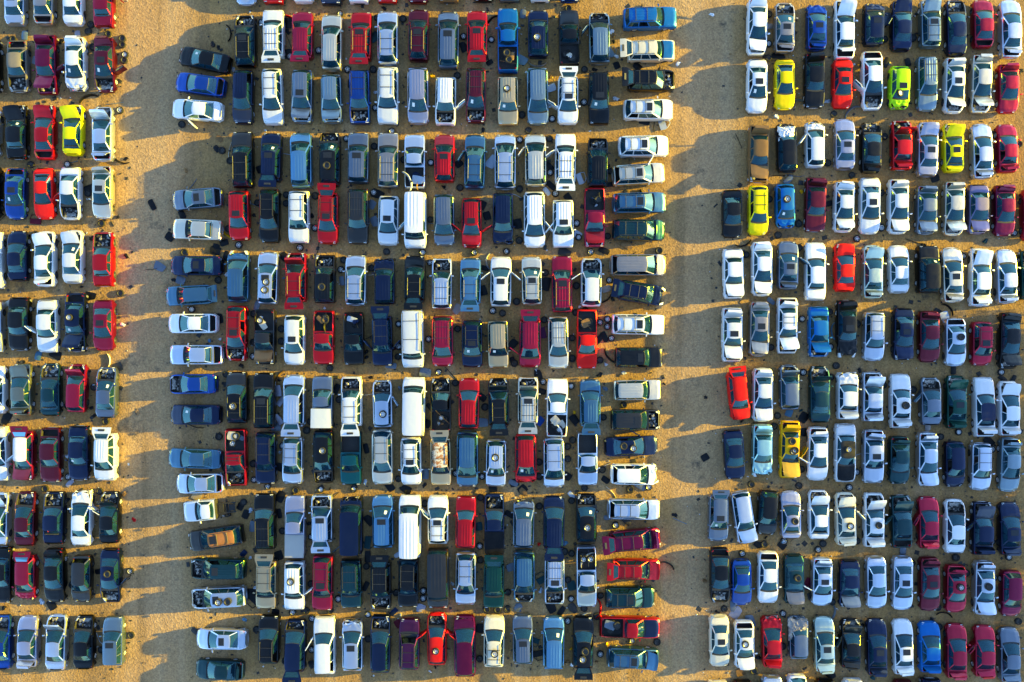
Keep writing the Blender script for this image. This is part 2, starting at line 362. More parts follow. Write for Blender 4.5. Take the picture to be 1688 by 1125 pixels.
        q.box(-1.62, -1.48, -.75, .75, .27, .41); q.box(-1.3, -.8, -.36, .36, .36, .60); q.box(-2.35, -1.9, -.25, .3, .40, .56)
        out['chassis'] = q.mesh('P_chassis', ['bay'], 30, False)
    out['body_crushed'] = shell(.28).mesh(key + '_body_crushed', ['paint', 'bay', 'plastic'], 25)
    def gl(tag):
        m = MB()
        for fc in gh_faces(tag): m.face(m.add(fc))
        return m.mesh(key + '_' + tag, ['glass'], 50)
    out['windshield'] = gl('windshield'); out['rear_window'] = gl('rear')
    out['sides'] = [gl(s + 'side%d' % q) for s in 'LR' for q in range(P['pil'] + 1) if not (key == 'V' and q > 0)]
    # roof skin
    def roof(ribs):
        m = MB(); w = P['wr'] + .012; x0, x1 = P['xr0'] + .02, P['xr1'] - .02
        def fn(u, v):
            yy = 2 * v - 1; e = max(0, abs(2 * u - 1) - .86) / .14
            x = x1 + (x0 - x1) * u + (-(.10) if u > .5 else .06) * yy * yy * max(0, abs(2 * u - 1) - .5) * 2
            y = yy * w * (1 - .08 * e * e)
            z = P['zr'] - .012 + .055 * (1 - abs(yy) ** 3.2) * (1 - .35 * e) + .02 * (1 - (2 * u - 1) ** 2)
            if ribs and abs(yy) < .74 and .07 < u < .80:
                z += .014 * max(0, math.sin(yy * 17.0)) ** .6
            return (x, y, z)
        m.sheet(fn, 15, 45 if ribs else 13, .02)
        return m
    out['roof'] = roof(0).mesh(key + '_roof', ['paint']); out['roof_ribbed'] = roof(1).mesh(key + '_roof_ribbed', ['paint'], 20)
    for nm, mt in (('matte', 'matte'), ('rust', 'rust')):
        q = out['roof'].copy(); q.materials.clear(); q.materials.append(M[mt]); out['roof_' + nm] = q
    # hood and trunk lid, hinged at their origin
    hx = xc + .04
    def hoodm(cr):
        m = MB()
        def fn(u, v):
            x = hx + (h - .10 - hx) * u; yy = 2 * v - 1
            z = zt(x) + .014 + .035 * (1 - yy * yy) - zt(hx) + .014 * math.exp(-((abs(yy) - .58) / .12) ** 2)
            x -= .10 * yy * yy * u ** 2; y = yy * (f(x) * W / 2 * .85)
            if u < .15: x += .10 * (1 - yy * yy) * (1 - u / .15) - .04
            p = Vector((x - hx, y, z))
            if cr:
                nn = noise.noise_vector(Vector((x * 2.1, y * 2.1, 3.0))); p += Vector((-cr * u * (.6 + abs(nn.x)), nn.y * .15 * u, .25 * abs(nn.z) * u + .05 * u))
            return tuple(p)
        m.sheet(fn, 9, 13, .022, 0, 1)
        return m
    out['hood'] = hoodm(0).mesh(key + '_hood', ['paint', 'bay']); out['hood_crushed'] = hoodm(.35).mesh(key + '_hood_crushed', ['paint', 'bay'], 25)
    out['hood_at'] = (hx, 0, zt(hx))
    if P['trunk'] == 1:
        dx = xd - .04; m = MB()
        def fd(u, v):
            x = dx + (-h + .06 - dx) * u; yy = 2 * v - 1
            z = zt(x) + .014 + .02 * (1 - yy * yy) - zt(dx) + (.02 * u if u < .9 else 0)
            y = yy * (f(x) * W / 2 * .84)
            x += .07 * yy * yy * u * u
            if u < .2: x += -.06 * (1 - yy * yy) * 0
            return (x - dx, -y, z)
        m.sheet(fd, 8, 9, .03, 0, 1)
        q = P['deck']
        m.sheet(lambda u, v: (-h + .055 - dx - .012 - .03 * u, (2 * v - 1) * f(h) * W / 2 * .80, -.02 - .22 * u + .01), 3, 5, .03, 0, 1)
        out['lid'] = m.mesh(key + '_lid', ['paint', 'bay']); out['lid_at'] = (dx, 0, zt(dx))
    elif P['trunk'] == 0:
        # raised tailgate: frame with its own window, hinge at the roof's rear edge
        gw, gl_, gz = P['wr'] + .10, P['zr'] - .55, 0
        m = MB()
        wy = lambda u: P['wr'] * .92 + (P['wb'] - P['wr'] * .92) * min(1, u * 1.6)
        us = [0, .06, .48, .62, 1.0]; yys = [-1, -.84, .84, 1]
        rows = [m.add([(-gl_ * u, y * wy(u), -.16 * u * u * gl_) for y in yys]) for u in us]
        rows2 = [m.add([(-gl_ * u, y * wy(u), -.16 * u * u * gl_ - .06) for y in yys]) for u in us]
        for j in range(4):
            for i in range(3):
                if j == 1 and i == 1: continue
                m.face((rows[j][i], rows[j][i + 1], rows[j + 1][i + 1], rows[j + 1][i]), 0)
                m.face((rows2[j][i], rows2[j + 1][i], rows2[j + 1][i + 1], rows2[j][i + 1]), 1)
        for j in range(4):
            for i in (0, 3): m.face((rows[j][i], rows[j + 1][i], rows2[j + 1][i], rows2[j][i]), 0)
        for j in (0, 4):
            for i in range(3): m.face((rows[j][i], rows[j][i + 1], rows2[j][i + 1], rows2[j][i]), 0)
        for (ja, jb) in ((1, 2),):
            for i in (1, 2): m.face((rows[ja][i], rows[jb][i], rows2[jb][i], rows2[ja][i]), 0)
            for j in (1, 2): m.face((rows[j][1], rows[j][2], rows2[j][2], rows2[j][1]), 0)
        out['gate'] = m.mesh(key + '_gate', ['paint', 'bay'])
        m = MB(); m.grid(lambda u, v: (-gl_ * (.06 + .42 * u), (2 * v - 1) * .84 * (wy(.06) + (wy(.48) - wy(.06)) * u), -.16 * (.06 + .42 * u) ** 2 * gl_ - .02), 3, 5)
        out['gate_glass'] = m.mesh(key + '_gate_glass', ['glass'], 50)
        m = MB(); m.box(-gl_ * .86, -gl_ * .70, -.28, .28, -.12 * gl_, -.06 * gl_ + .012, 0); out['gate_plate'] = m.mesh(key + '_plate', ['plastic'])
        out['gate_at'] = (P['xr1'] - .03, 0, P['zr'] + .02)
    # lamps
    def lamp(s, front):
        m = MB(); xa, xb = (h - .42, h - .05) if front else (-h + .30, -h + .03)
        def q(x, t, dz): return (x, s * t * f(x) * W / 2, zt(x) + dz)
        lo, hi = (.62, .90) if front else (.58, .95)
        top = m.add([q(xa, hi - .02, -.012), q(xa, hi - .16, .016), q(xb, lo, .02), q(xb, hi, -.01)])
        bot = m.add([q(xa, hi + .03, -.15), q(xa, hi - .16, -.15), q(xb, lo, -.22), q(xb, hi + .04, -.22)])
        m.face(top); m.face(bot[::-1])
        for i in range(4): m.face((top[i], top[(i + 1) % 4], bot[(i + 1) % 4], bot[i]))
        if front:
            pass
        return m.mesh(key + ('_headlight' if front else '_taillight'), ['lamp' if front else 'red'], 30)
    out['headlights'] = [lamp(s, True) for s in (1, -1)]; out['taillights'] = [lamp(s, False) for s in (1, -1)]
    def bumper(front):
        m = MB(); sg = 1 if front else -1; n = 14; rows = []
        for i in range(n + 1):
            t = 2 * i / n - 1; a = abs(t)
            y = t * W / 2 * (.985 - .0 * a); xx = h + .045 - (.10 + P['k'] * .9) * a ** 3.0
            rows.append(m.add([(sg * xx - sg * .16, y * .97, .60), (sg * xx - sg * .02, y, .575), (sg * xx, y, .47), (sg * xx - sg * .03, y, .28), (sg * xx - sg * .2, y * .97, .27)]))
        for a, b in zip(rows, rows[1:]):
            for i in range(4): m.face((a[i], a[i + 1], b[i + 1], b[i]))
            m.face((a[0], b[0], b[4], a[4]))
        m.face(rows[0]); m.face(rows[-1][::-1])
        return m
    out['fb'] = bumper(1).mesh(key + '_front_bumper', ['paint']); out['rb'] = bumper(0).mesh(key + '_rear_bumper', ['paint'])
    if key in 'XPVB':
        for k_ in ('fb', 'rb'): out[k_].materials[0] = M['plastic' if key != 'B' else 'chrome']
    # engine bay clutter: one connected stepped surface
    m = MB(); rnd = random.Random(len(key) + int(L * 100))
    cells = [(rnd.uniform(hood[0], hood[1]), rnd.uniform(-.6, .6), rnd.uniform(.52, P['hoodf'] - .06), rnd.random()) for _ in range(34)]
    hw = W / 2 * .70
    def fe(u, v):
        x = hood[0] + .04 + (hood[1] - hood[0] - .08) * u; y = (2 * v - 1) * hw
        c = min(cells, key=lambda c: (c[0] - x) ** 2 + (c[1] - y) ** 2)
        return (x, y, c[2] if 0 < u < 1 and 0 < v < 1 else .505)
    idx = m.grid(fe, 22, 22)
    for k_, fc in enumerate(m.f):
        x = sum(m.v[i][0] for i in fc) / 4; y = sum(m.v[i][1] for i in fc) / 4
        c = min(cells, key=lambda c: (c[0] - x) ** 2 + (c[1] - y) ** 2); m.m[k_] = 0 if c[3] < .42 else 1 if c[3] < .85 else 2
    out['engine'] = m.mesh(key + '_engine', ['engine', 'bay', 'plastic'], 30)
    # crew cabin
    def seat(w):
        m = MB(); m.sheet(lambda u, v: (-.28 + .56 * u, (2 * v - 1) * w, .18 + .03 * math.sin(u * 3.1)), 5, 5, .16)
        m.sheet(lambda u, v: (-.30 - .22 * u, (2 * v - 1) * w * (1 - .25 * max(0, u - .7)), .18 + .62 * u), 5, 5, .12)
        return m.mesh('seat', ['seat'], 40)
    out['seat'] = seat(.25); out['bench'] = seat(P['wb'] * .80)
    m = MB(); m.sheet(lambda u, v: (xc - .55 + .42 * u, (2 * v - 1) * P['wb'] * .9, P['belt'] - .10 + .05 * math.sin(u * 3.14)), 5, 7, .3); out['dash'] = m.mesh('dash', ['plastic'])
    # rails, cross bars, sunroof
    zr = P['zr'] + .05
    def rail(s):
        m = MB(); y = s * P['wr'] * .90; a, b = P['xr0'] - .25, P['xr1'] + .12
        pts = [(a, y, zr - .04), (a - .1, y, zr + .035), (b + .1, y, zr + .035), (b, y, zr - .04)]
        for p, q in zip(pts, pts[1:]): m.bar(p, q, .024)
        return m.mesh(key + '_rail', ['plastic'], 50, False)
    out['rails'] = [rail(1), rail(-1)]
    m = MB(); m.bar((0, -P['wr'] * .90, zr + .035), (0, P['wr'] * .90, zr + .035), .026); out['crossbar'] = m.mesh(key + '_crossbar', ['plastic'], 50)
    m = MB(); sw = P['wr'] * .58
    m.sheet(lambda u, v: (P['xr0'] - .18 - .52 * (1 - u), (2 * v - 1) * sw, P['zr'] + .070 + .004 * (1 - (2 * v - 1) ** 2) + (.01 if key in 'UXM' else 0)), 3, 5, .03); out['sunroof'] = m.mesh(key + '_sunroof', ['sunroof'])
    # mirror, door
    m = MB(); m.sheet(lambda u, v: (-.05 + .10 * u - .03 * v, .0 + .20 * v, P['belt'] + .20 - .03 * v * v), 3, 4, .13); out['mirror'] = m.mesh(key + '_mirror', ['paint'])
    dl = 1.05
    m = MB(); m.box(-dl, 0, -.05, .05, .36, P['belt'], 0)
    top = P['zr'] - .10
    for p, q in (((0, 0, P['belt']), (-.42, 0, top)), ((-.42, 0, top), (-dl, 0, top)), ((-dl, 0, top), (-dl, 0, P['belt']))): m.bar(p, q, .035, 5, 0)
    out['door'] = m.mesh(key + '_door', ['paint'], 30, False)
    m = MB(); m.face(m.add([(-.04, 0, P['belt']), (-.42, 0, top - .03), (-dl + .03, 0, top - .03), (-dl + .03, 0, P['belt'])])); out['door_glass'] = m.mesh(key + '_door_glass', ['glass'])
    # paper in the windscreen
    a, b = Vector(lev(1, .72)), Vector(lev(2, .72)); c, d = Vector(lev(1, .40)), Vector(lev(2, .40)); up = Vector((.012, 0, .02))
    m = MB(); m.face(m.add([a + up, b + up, d + up, c + up])); out['paper'] = m.mesh(key + '_paper', ['paper'])
    m = MB(); ww = P['wb'] * .9
    if P['trunk'] == 2:
        by0, by1 = -h + .15, xd - .10
        m.sheet(lambda u, v: (by0 - .04 + (by1 - by0 + .06) * u, (2 * v - 1) * W / 2 * .93, P['deck'] + .06 + .03 * (1 - (2 * v - 1) ** 2)), 5, 7, .05); out['cover'] = m.mesh(key + '_cover', ['paint'])
        m = MB(); m.sheet(lambda u, v: (by0 - .04 + (by1 - by0 + .06) * u, (2 * v - 1) * W / 2 * (.93 + .03 * (1 - u)), P['deck'] + .56 + .03 * (1 - (2 * v - 1) ** 4)), 5, 9, .54); out['cap'] = m.mesh(key + '_cap', ['paint'])
    return out
KIT = {k: build_type(k, p) for k, p in TYPES.items()}

# wheel: tyre with a rim; axis along z, lying flat at the origin (bottom at z=0)
def tyre_mesh():
    m = MB(); m.lathe([(.20, .03), (.23, .005), (.29, .0), (.325, .025), (.335, .07), (.335, .13), (.325, .175), (.29, .20), (.23, .195), (.20, .17)], 26, 0, True)
    return m.mesh('tyre', ['rubber'], 35)
def rim_mesh(spokes, mt):
    m = MB(); m.lathe([(.205, .02), (.195, .03), (.185, .10), (.190, .165), (.208, .18), (.200, .150), (.193, .10), (.20, .03)], 22, 0, True)
    if spokes:
        m.lathe([(.0, .165), (.055, .162), (.06, .12), (.0, .11)], 12)
        for i in range(spokes):
            a = 2 * math.pi * i / spokes; c, s = math.cos(a), math.sin(a)
            q = []
            for r_, w, z in ((.04, .036, .16), (.195, .026, .145)):
                q += [(r_ * c - w * s, r_ * s + w * c, z), (r_ * c + w * s, r_ * s - w * c, z)]
            t = m.add(q); b = m.add([(x, y, z - .05) for x, y, z in q])
            m.face((t[0], t[1], t[3], t[2])); m.face((b[0], b[2], b[3], b[1]))
            for i0, i1 in ((0, 1), (1, 3), (3, 2), (2, 0)): m.face((t[i0], t[i1], b[i1], b[i0]))
    else:
        m.lathe([(.0, .120), (.05, .128), (.065, .11), (.12, .095), (.15, .115), (.19, .10)], 18)
    return m.mesh('rim', [mt], 35, False)
TYRE = tyre_mesh(); RIMS = [rim_mesh(5, 'rim'), rim_mesh(6, 'rim'), rim_mesh(0, 'steel'), rim_mesh(0, 'rim'), rim_mesh(8, 'rim')]

# ------------------------------------------------------------------ trees standing beyond the yard's right edge; they shade its lower corner
def tree_parts(sd_, hgt):
    rn = random.Random(sd_); m = MB()
    m.bar((0, 0, 0), (.1, .05, hgt * .45), .20, 8); m.bar((.1, .05, hgt * .42), (-.2, .2, hgt * .8), .13, 7)
    tips = []
    for i in range(9):
        a = i * 2.4; z0 = hgt * (.30 + .05 * i); r_ = hgt * (.34 - .02 * i); q = (r_ * math.cos(a), r_ * math.sin(a), z0 + hgt * .14)
        m.bar((.05, .03, z0), q, .06, 5); tips.append(Vector(q))
    trunk = m.mesh('trunk', ['wood'], 50, False)
    m = MB(); tips += [Vector((rn.uniform(-.2, .2) * hgt, rn.uniform(-.2, .2) * hgt, hgt * rn.uniform(.55, .92))) for _ in range(10)]
    for t in tips:
        for _ in range(330):
            d = Vector((rn.gauss(0, 1), rn.gauss(0, 1), rn.gauss(0, .8))).normalized() * (hgt * .15 * rn.random() ** .4); p = t + d
            u = Vector((rn.gauss(0, 1), rn.gauss(0, 1), rn.gauss(0, 1))).normalized(); v = u.orthogonal().normalized(); s_ = rn.uniform(.09, .2)
            m.face(m.add([p - u * s_, p + v * s_ * .5, p + u * s_, p - v * s_ * .5]))
    return trunk, m.mesh('crown', ['leaf'], 0, False)
M['leaf'] = simple('leaf_green', (.06, .09, .025), 0.7)
TREES = [tree_parts(i, h_) for i, h_ in enumerate((8.0, 7.2))]
TREE_SPOTS = [(63 + (q % 2) * 2.6 + 1.1 * math.sin(q * 2.1), 3.0 - 2.6 * q, 1.0 + .10 * math.sin(q * 1.7)) for q in range(17)]
for i, (x, y, s_) in enumerate(TREE_SPOTS):
    t = bpy.data.objects.new('broadleaf_tree', None); col.objects.link(t); t.location = (x, y, 0); t.rotation_euler = (0, 0, i * 1.3); t.scale = (s_, s_, s_)
    tr, cr = TREES[i % 2]; ob('trunk', tr, t); ob('crown', cr, t)
    t['label'] = 'green broadleaf tree outside the yard, ' + 'first second third fourth fifth sixth seventh eighth ninth tenth eleventh twelfth thirteenth fourteenth fifteenth sixteenth seventeenth'.split()[i] + ' in the line'; t['category'] = 'tree'; t['group'] = 'trees beyond the right edge of the yard'

# ------------------------------------------------------------------ the vehicles of the yard
COL = dict(
 white=('white', (.66, .67, .71)), cream=('cream', (.70, .63, .50)), silver=('silver', (.42, .46, .55)), champ=('champagne', (.55, .49, .40)), tan=('tan', (.42, .32, .19)),
 taupe=('grey brown', (.26, .23, .22)), slate=('slate grey', (.13, .16, .21)), steel=('grey blue', (.15, .21, .255)), sblue=('steel blue', (.055, .14, .225)), sky=('light blue', (.085, .21, .34)),
 blue=('blue', (.008, .055, .27)), bblue=('bright blue', (.004, .105, .36)), navy=('navy blue', (.007, .017, .058)), black=('black', (.010, .011, .014)), char=('charcoal', (.045, .043, .043)),
 red=('red', (.50, .006, .012)), bred=('bright red', (.72, .012, .010)), crim=('dark red', (.34, .008, .035)), maroon=('maroon', (.13, .008, .022)), magenta=('magenta red', (.17, .003, .040)),
 purple=('purple', (.085, .010, .055)), green=('dark green', (.004, .055, .042)), teal=('teal', (.003, .085, .095)), dteal=('dark teal', (.008, .045, .055)), sea=('pale teal', (.27, .46, .47)), sage=('pale green', (.36, .43, .38)),
 lime=('lime green', (.40, .74, .01)), yellow=('yellow', (.85, .62, .004)), gold=('golden yellow', (.78, .40, .004)), brown=('brown', (.20, .11, .045)), lilac=('faded lilac', (.13, .11, .20)), lav=('lavender grey', (.31, .30, .375)), burnt=('burnt grey', (.16, .14, .12)), olive=('olive grey', (.15, .16, .13)))
KIND = dict(S='sedan', B='sedan', C='coupe', H='hatchback', W='station wagon', U='suv', X='suv', M='minivan', V='cargo van', P='pickup truck')
S1 = 1688 / 300.0; S2 = 1688 / 210.0; S3 = 1688 / 600.0
DATA = [
(0, 0, S1, """
150 -250 240 SU silver s
420 -255 235 SU taupe T
685 -255 240 SU white
968 -235 260 SU crim b
175 380 858 SD burnt hT
440 330 880 SD magenta jtb
710 350 870 SD white tcp
980 355 860 SD maroon htsbp
-85 370 860 SD black
"""),
(0, 170, S1, """
-85 50 500 SU silver
165 20 525 SU black jp
425 15 530 SU red jT
685 15 490 CU yellow j
960 30 545 SU silver Hht
155 605 1080 SD blue Tsp
415 605 1080 CD bred b
660 595 1085 SD white h
960 585 1075 SD champ st
-78 590 1070 SD black
"""),
(0, 370, S1, """
-55 70 600 SU white
175 60 530 SU navy
425 65 580 SU white jt
685 55 550 SU white jp
965 70 580 SU red h
-60 715 1190 SD silver
185 675 1175 SD black
450 700 1190 SD white a
710 635 1185 BD navy wTjp
970 700 1175 SD crim s
"""),
(0, 570, S1, """
-35 190 630 SU white
210 165 650 SU olive jt
475 160 655 CU dteal h
720 170 620 HU crim H
995 195 675 SU slate hp
"""),
(0, 700, S1, """
-15 20 525 SD white b
235 55 520 HD crim jt owhite
480 25 535 SD maroon T
740 10 520 SD navy p
990 85 515 UD white Rt
-5 630 1120 SU silver j
245 620 1125 SU maroon h
510 620 1105 SU navy jh
765 585 1125 SU white bc
1025 620 1100 SU black H
"""),
(0, 900, S1, """
20 5 530 SD black
250 80 520 HD crim ct
515 20 525 SD black t
765 85 525 HD char T
1035 20 530 SD navy whb
20 640 1140 SU blue h
270 645 1120 SU lav t
530 635 1150 SU silver Hh
785 645 1140 SU black h
1060 655 1105 WU steel s
"""),
(270, 10, S1, """
765 90 575 UU black hsr
1025 55 475 UU white rt
1295 60 500 UU crim Rt
1565 85 605 UU champ R
745 605 1100 UD navy R
1015 590 1105 UD white r
1290 600 1090 UD slate Rsj
1562 645 1090 UD steel Rj
e 385 505 490 SL black p 11
e 345 735 470 SL blue T 9
e 315 970 480 SL white b 4
"""),
(560, 10, S1, """
205 70 510 UU red srt
450 55 555 UU silver r
735 40 520 UU maroon sr
1010 55 590 MU slate sR
1275 60 480 UU red sRt
1560 10 645 PU bblue m
190 605 1100 UD blue rh
450 575 1100 UD white r
730 580 1100 MD lav Rp
985 680 1100 UD white hb
1265 585 1090 UD maroon Rrhp
1560 665 1110 UD tan Rwp
"""),
(840, 10, S1, """
265 50 480 UU navy Rw
550 60 565 PU black mj
830 65 545 MU steel hRa
260 580 1105 MD steel R
540 660 1100 UD white rsta
825 625 1105 UD black Rsp
e 1300 125 495 UR bblue r -1
e 1310 425 430 XR cream tr -1 kbblue
e 1310 700 440 UR black thr 0
e 1285 970 460 UR white rs 0
"""),
(270, 212, S1, """
740 35 555 XU black rR
1005 45 500 UU navy sRtp
1280 40 555 MU sky R
1545 40 545 MU black swhp
710 585 1040 UD red sR
990 570 1065 UD black r
1260 585 1065 UD white r
1530 600 1075 UD red rst
e 315 655 470 SL slate sT -5
e 315 940 465 SL champ 0 2
"""),
(560, 212, S1, """
180 45 515 UU slate sR
455 45 555 UU taupe rR
700 60 565 PU silver m
975 60 505 UU red sR
1255 60 570 UU sblue ra
1535 55 570 MU silver r
175 565 1075 UD char rR
455 630 1085 UD white sb
705 620 1095 VD white R
970 610 1090 MD slate R
1225 650 1110 UD red sRjab
1515 605 1100 UD navy Rc
"""),
(840, 212, S1, """
240 55 540 MU champ Ra
515 55 520 UU white rta
815 90 550 UU black hR
230 590 1105 MD white Rb
495 675 1100 UD white Rsa
785 555 1105 PD crim mj kred
e 1240 170 465 UR white rsb 0
e 1195 430 490 UR champ rsT -3
e 1200 695 500 UR sblue rs -1
e 1195 945 490 MR dteal Rr 0 
"""),
(270, 410, S1, """
700 15 500 MU sblue Rc
975 30 520 UU silver sRww
1235 40 500 UU red rHt
1500 60 510 XU black hRw
685 530 1045 UD red rsh
945 565 1075 PD char jm kbrown
1220 615 1080 UD white s
1490 575 1075 PD red m
e 310 160 490 SL navy s 0
e 245 435 450 WL sblue t -3
e 275 695 465 SL white T 0
e 305 985 500 BL silver T 0
"""),
(560, 410, S1, """
155 60 530 UU silver r
420 75 520 UU navy cR
700 80 490 UU black rjt
950 90 565 UU silver hr
1215 90 520 UU sky rt
1495 75 540 UU white sab
135 590 1080 PD black m
400 625 1090 UD navy rtab
680 570 1105 VD white r
955 625 1095 MD crim rR
1230 670 1100 UD navy rsp
1470 670 1105 XD tan Rp
"""),
(840, 410, S1, """
205 75 525 UU champ srp
485 70 595 UU crim sr
755 90 540 UU white ha
190 640 1105 MD crim Rta
450 630 1115 UD champ rR
715 565 1115 PD bred m
e 1190 155 525 MR taupe RT -1
e 1220 415 440 UR navy trc 10
e 1190 705 485 UR white sr 0
e 1195 1010 420 XR black s 1
"""),
(270, 610, S1, """
690 15 495 UU black rw
940 25 540 UU black srR
1215 45 530 MU silver Rt
1480 55 540 PU slate v
680 540 1075 PD red rhm
955 575 1055 UD navy rR
1205 620 1055 UD silver r
1485 560 1050 UD black wh
e 275 130 450 SL blue h 0
e 300 415 480 SL navy p -1
e 295 820 505 SL sblue 0 1
e 340 1050 445 SL silver T 0
"""),
(560, 610, S1, """
115 60 520 UU white rht
400 90 535 WU silver hwb
690 65 610 VU white 0
940 75 580 PU black mh
1200 75 545 UU red R
1475 75 530 UU black rHt
110 565 1065 PD teal 0
400 550 1065 UD champ r
665 630 1060 UD white sr
940 640 1055 XD tan rt orust
1185 565 1085 MD sblue R
1450 650 1075 UD silver Rwp
"""),
(840, 610, S1, """
170 75 490 UU champ srtH
440 80 620 PU white m
745 100 510 UU sblue Rt
150 590 1065 MD red Rcp
410 635 1085 MD silver r
720 575 1070 PD silver 0
e 1180 185 425 UR champ 0 0
e 1165 460 455 XR char hs 0
e 1125 705 500 SR navy wwa -3
e 1160 965 450 UR white Tc 0
"""),
(270, 806, S1, """
945 40 555 XU black r
1225 60 640 PU lav v
1475 60 480 UU silver sRtH
960 660 1105 UD tan rt
1220 670 1115 UD white wb
1480 610 1120 UD crim rs
e 435 190 440 PL white f -4
e 490 450 510 UL char rs -9 orust
e 510 735 510 UL dteal sRh 2
e 515 1000 510 UL silver swwh -2
"""),
(560, 806, S1, """
115 50 600 VU navy c
405 55 545 MU sky sRp
655 55 630 VU white b
915 60 505 UU white sr
1170 65 545 UU red R
1435 45 605 PU navy hv
110 650 1100 UD dteal r
385 680 1100 UD black rth
640 640 1090 XD black r
915 550 1100 VD char R
1170 580 1075 UD silver r
1430 690 1070 XD green Rt
"""),
(840, 806, S1, """
130 90 530 MU slate Rcp
410 65 560 MU navy Rt
710 45 490 UU black whp
135 570 1050 MD sblue Rh
415 610 1065 UD silver rsh
710 520 1090 PD silver m kcream
e 1150 185 490 UR silver rT 2
e 1160 470 480 MR magenta rtH -4
e 1175 740 440 UR red rtj 0
e 1115 1000 460 UR dteal sr 0
"""),
(300, 985, S2, """
1165 230 865 UU black r
1510 290 970 MU navy ht
e 535 545 685 SL silver s 0
e 505 950 645 SL dteal t 3
"""),
(500, 985, S2, """
290 250 1000 UU white a
660 255 960 UU silver sc
1030 230 985 UU navy h
1410 270 945 UU purple r
"""),
(700, 985, S2, """
165 190 905 HU bred whab
535 230 1040 MU magenta j
920 240 905 UU cream rw
1300 225 870 UU slate sR
"""),
(900, 985, S2, """
100 250 940 MU sky Rp
490 250 935 UU black wwt
e 1105 385 800 PR red m 1 knavy
e 1150 790 690 UR sblue srj 3
"""),
(380, 0, S3, """
72 -225 25 SD silver 0
203 -225 20 UD red 0
338 -230 15 UD white 0
468 -222 25 UD navy 0
597 -230 17 UD white 0
730 -230 17 UD red 0
873 -230 18 UD maroon 0
1013 -235 12 UD brown 0
1175 -235 10 UD black 0
1295 -235 10 UD slate 0
1435 -235 10 UD white 0
1573 -235 12 UD blue 0
"""),
(1170, 0, S1, """
435 -5 515 SD white jt
690 25 495 SU taupe htsp
985 30 470 SU blue stc
1245 0 555 BU white jt
1515 15 430 HU navy csp
435 555 1050 SD white sp
690 555 1020 CD yellow 0
965 500 1005 SD black t
1225 560 1010 SD bred s
1500 480 1025 SD white hTa
"""),
(1388, 0, S1, """
545 5 480 SU navy ja
810 0 450 WU steel srj
1050 0 520 SU navy h
1300 0 450 SU crim T
1555 0 545 SU silver t
525 620 1035 HD lime swc
780 530 1035 WD steel rR
1035 540 1055 SD white stj
1280 510 1055 SD champ tj
1530 600 1055 SD crim t
"""),
(1170, 190, S1, """
450 95 630 BD brown jt
710 50 540 HU black c
970 45 490 HU white ca
1245 35 510 SU lav s
1490 50 540 SU black htc
205 695 1140 SD black 0
445 655 1115 HD yellow r
695 640 1070 HD bblue wcp
975 580 1085 SD maroon t
1240 620 1090 SD white tj
1480 580 1105 SD white s
"""),
(1388, 190, S1, """
545 60 505 SU red Hht
785 65 575 SU lav js
1025 75 535 CU yellow jst
1290 80 595 SU silver t
1520 85 540 SU crim t
515 595 1105 SD white tj
775 655 1110 SD slate tj
1030 615 1120 SD champ tj
1255 645 1105 SD lilac j
1495 650 1125 SD magenta t
1755 690 1170 SD crim 0
"""),
(1170, 390, S1, """
215 115 580 SD white j
480 50 555 SD white jt
720 45 495 SU slate stpb
975 55 595 BU white 0
1245 65 515 SU bred j
1505 80 580 SU sage jt
205 660 1165 SD white stj
455 600 1115 SD taupe tsj
715 565 1090 BD white rtj
1005 650 1120 SD bblue j
1265 590 1130 BD black stc
1515 700 1155 WD silver r
"""),
(1388, 390, S1, """
520 85 525 SU white 0
785 115 500 XU black p
1015 100 615 SU champ st
1275 110 650 BU white jt
1515 120 625 SU silver t
1735 140 580 SU green h
560 664 1150 SD navy sj
800 690 1170 SD maroon t
1040 780 1180 SD silver wT
1285 790 1200 HD crim sr
1545 705 1230 SD black tj
"""),
(1150, 590, S1, """
375 125 575 HD bred jt y7
600 95 595 SD white jt
845 65 485 HU slate Hh
1125 75 605 SU dteal Hh
1385 115 570 SU white ct
335 664 1130 SD navy 0 y4
595 615 1110 SD sea tc
850 580 1120 BD gold wwtjb
1110 640 1140 SD white ta
1365 610 1155 BD white w oblack kblack
"""),
(1388, 580, S1, """
275 200 635 SU silver jt
535 205 710 SU white wt
815 260 660 SU slate ha
1050 220 715 SU green jst
1310 235 790 BU white t onavy
1540 270 780 SU white jt
285 720 1221 SD silver st
525 785 1225 SD dteal t
785 745 1250 SD silver tj
1035 830 1255 HD navy 0
1280 850 1280 WD silver r
1545 795 1300 SD steel t
"""),
(1140, 780, S1, """
245 200 625 WD slate tsp
480 165 655 WD silver j y9
700 160 575 HD black 0 y-3
915 165 610 CU lav w
1175 155 615 CU white j
1425 180 670 SU cream jtwb
"""),
(1388, 770, S1, """
290 240 740 SU white wjt
545 260 750 SU dteal jTa
795 275 755 SU crim ta
1040 300 800 SU white h
1295 320 815 SU navy tja
1545 325 815 SU navy st
"""),
(1140, 925, S1, """
260 -126 390 SD black hT
460 -20 410 CD blue 0
705 -90 395 SD white T
945 -65 400 SD dteal wj ktaupe
1205 -35 415 SD silver sta
1455 -5 420 SD navy j ktaupe
255 500 980 SD cream s
485 550 995 SD white wTj
740 485 985 SU red tc
985 490 905 HU slate c
1225 515 1025 SU sage st
1470 535 990 SU black jta
245 1110 1590 SD cream 0
470 1105 1590 SD black 0
740 1060 1550 SD silver 0
975 1040 1540 HD white 0
1235 1095 1580 SD black 0
1495 1090 1580 SD white 0
"""),
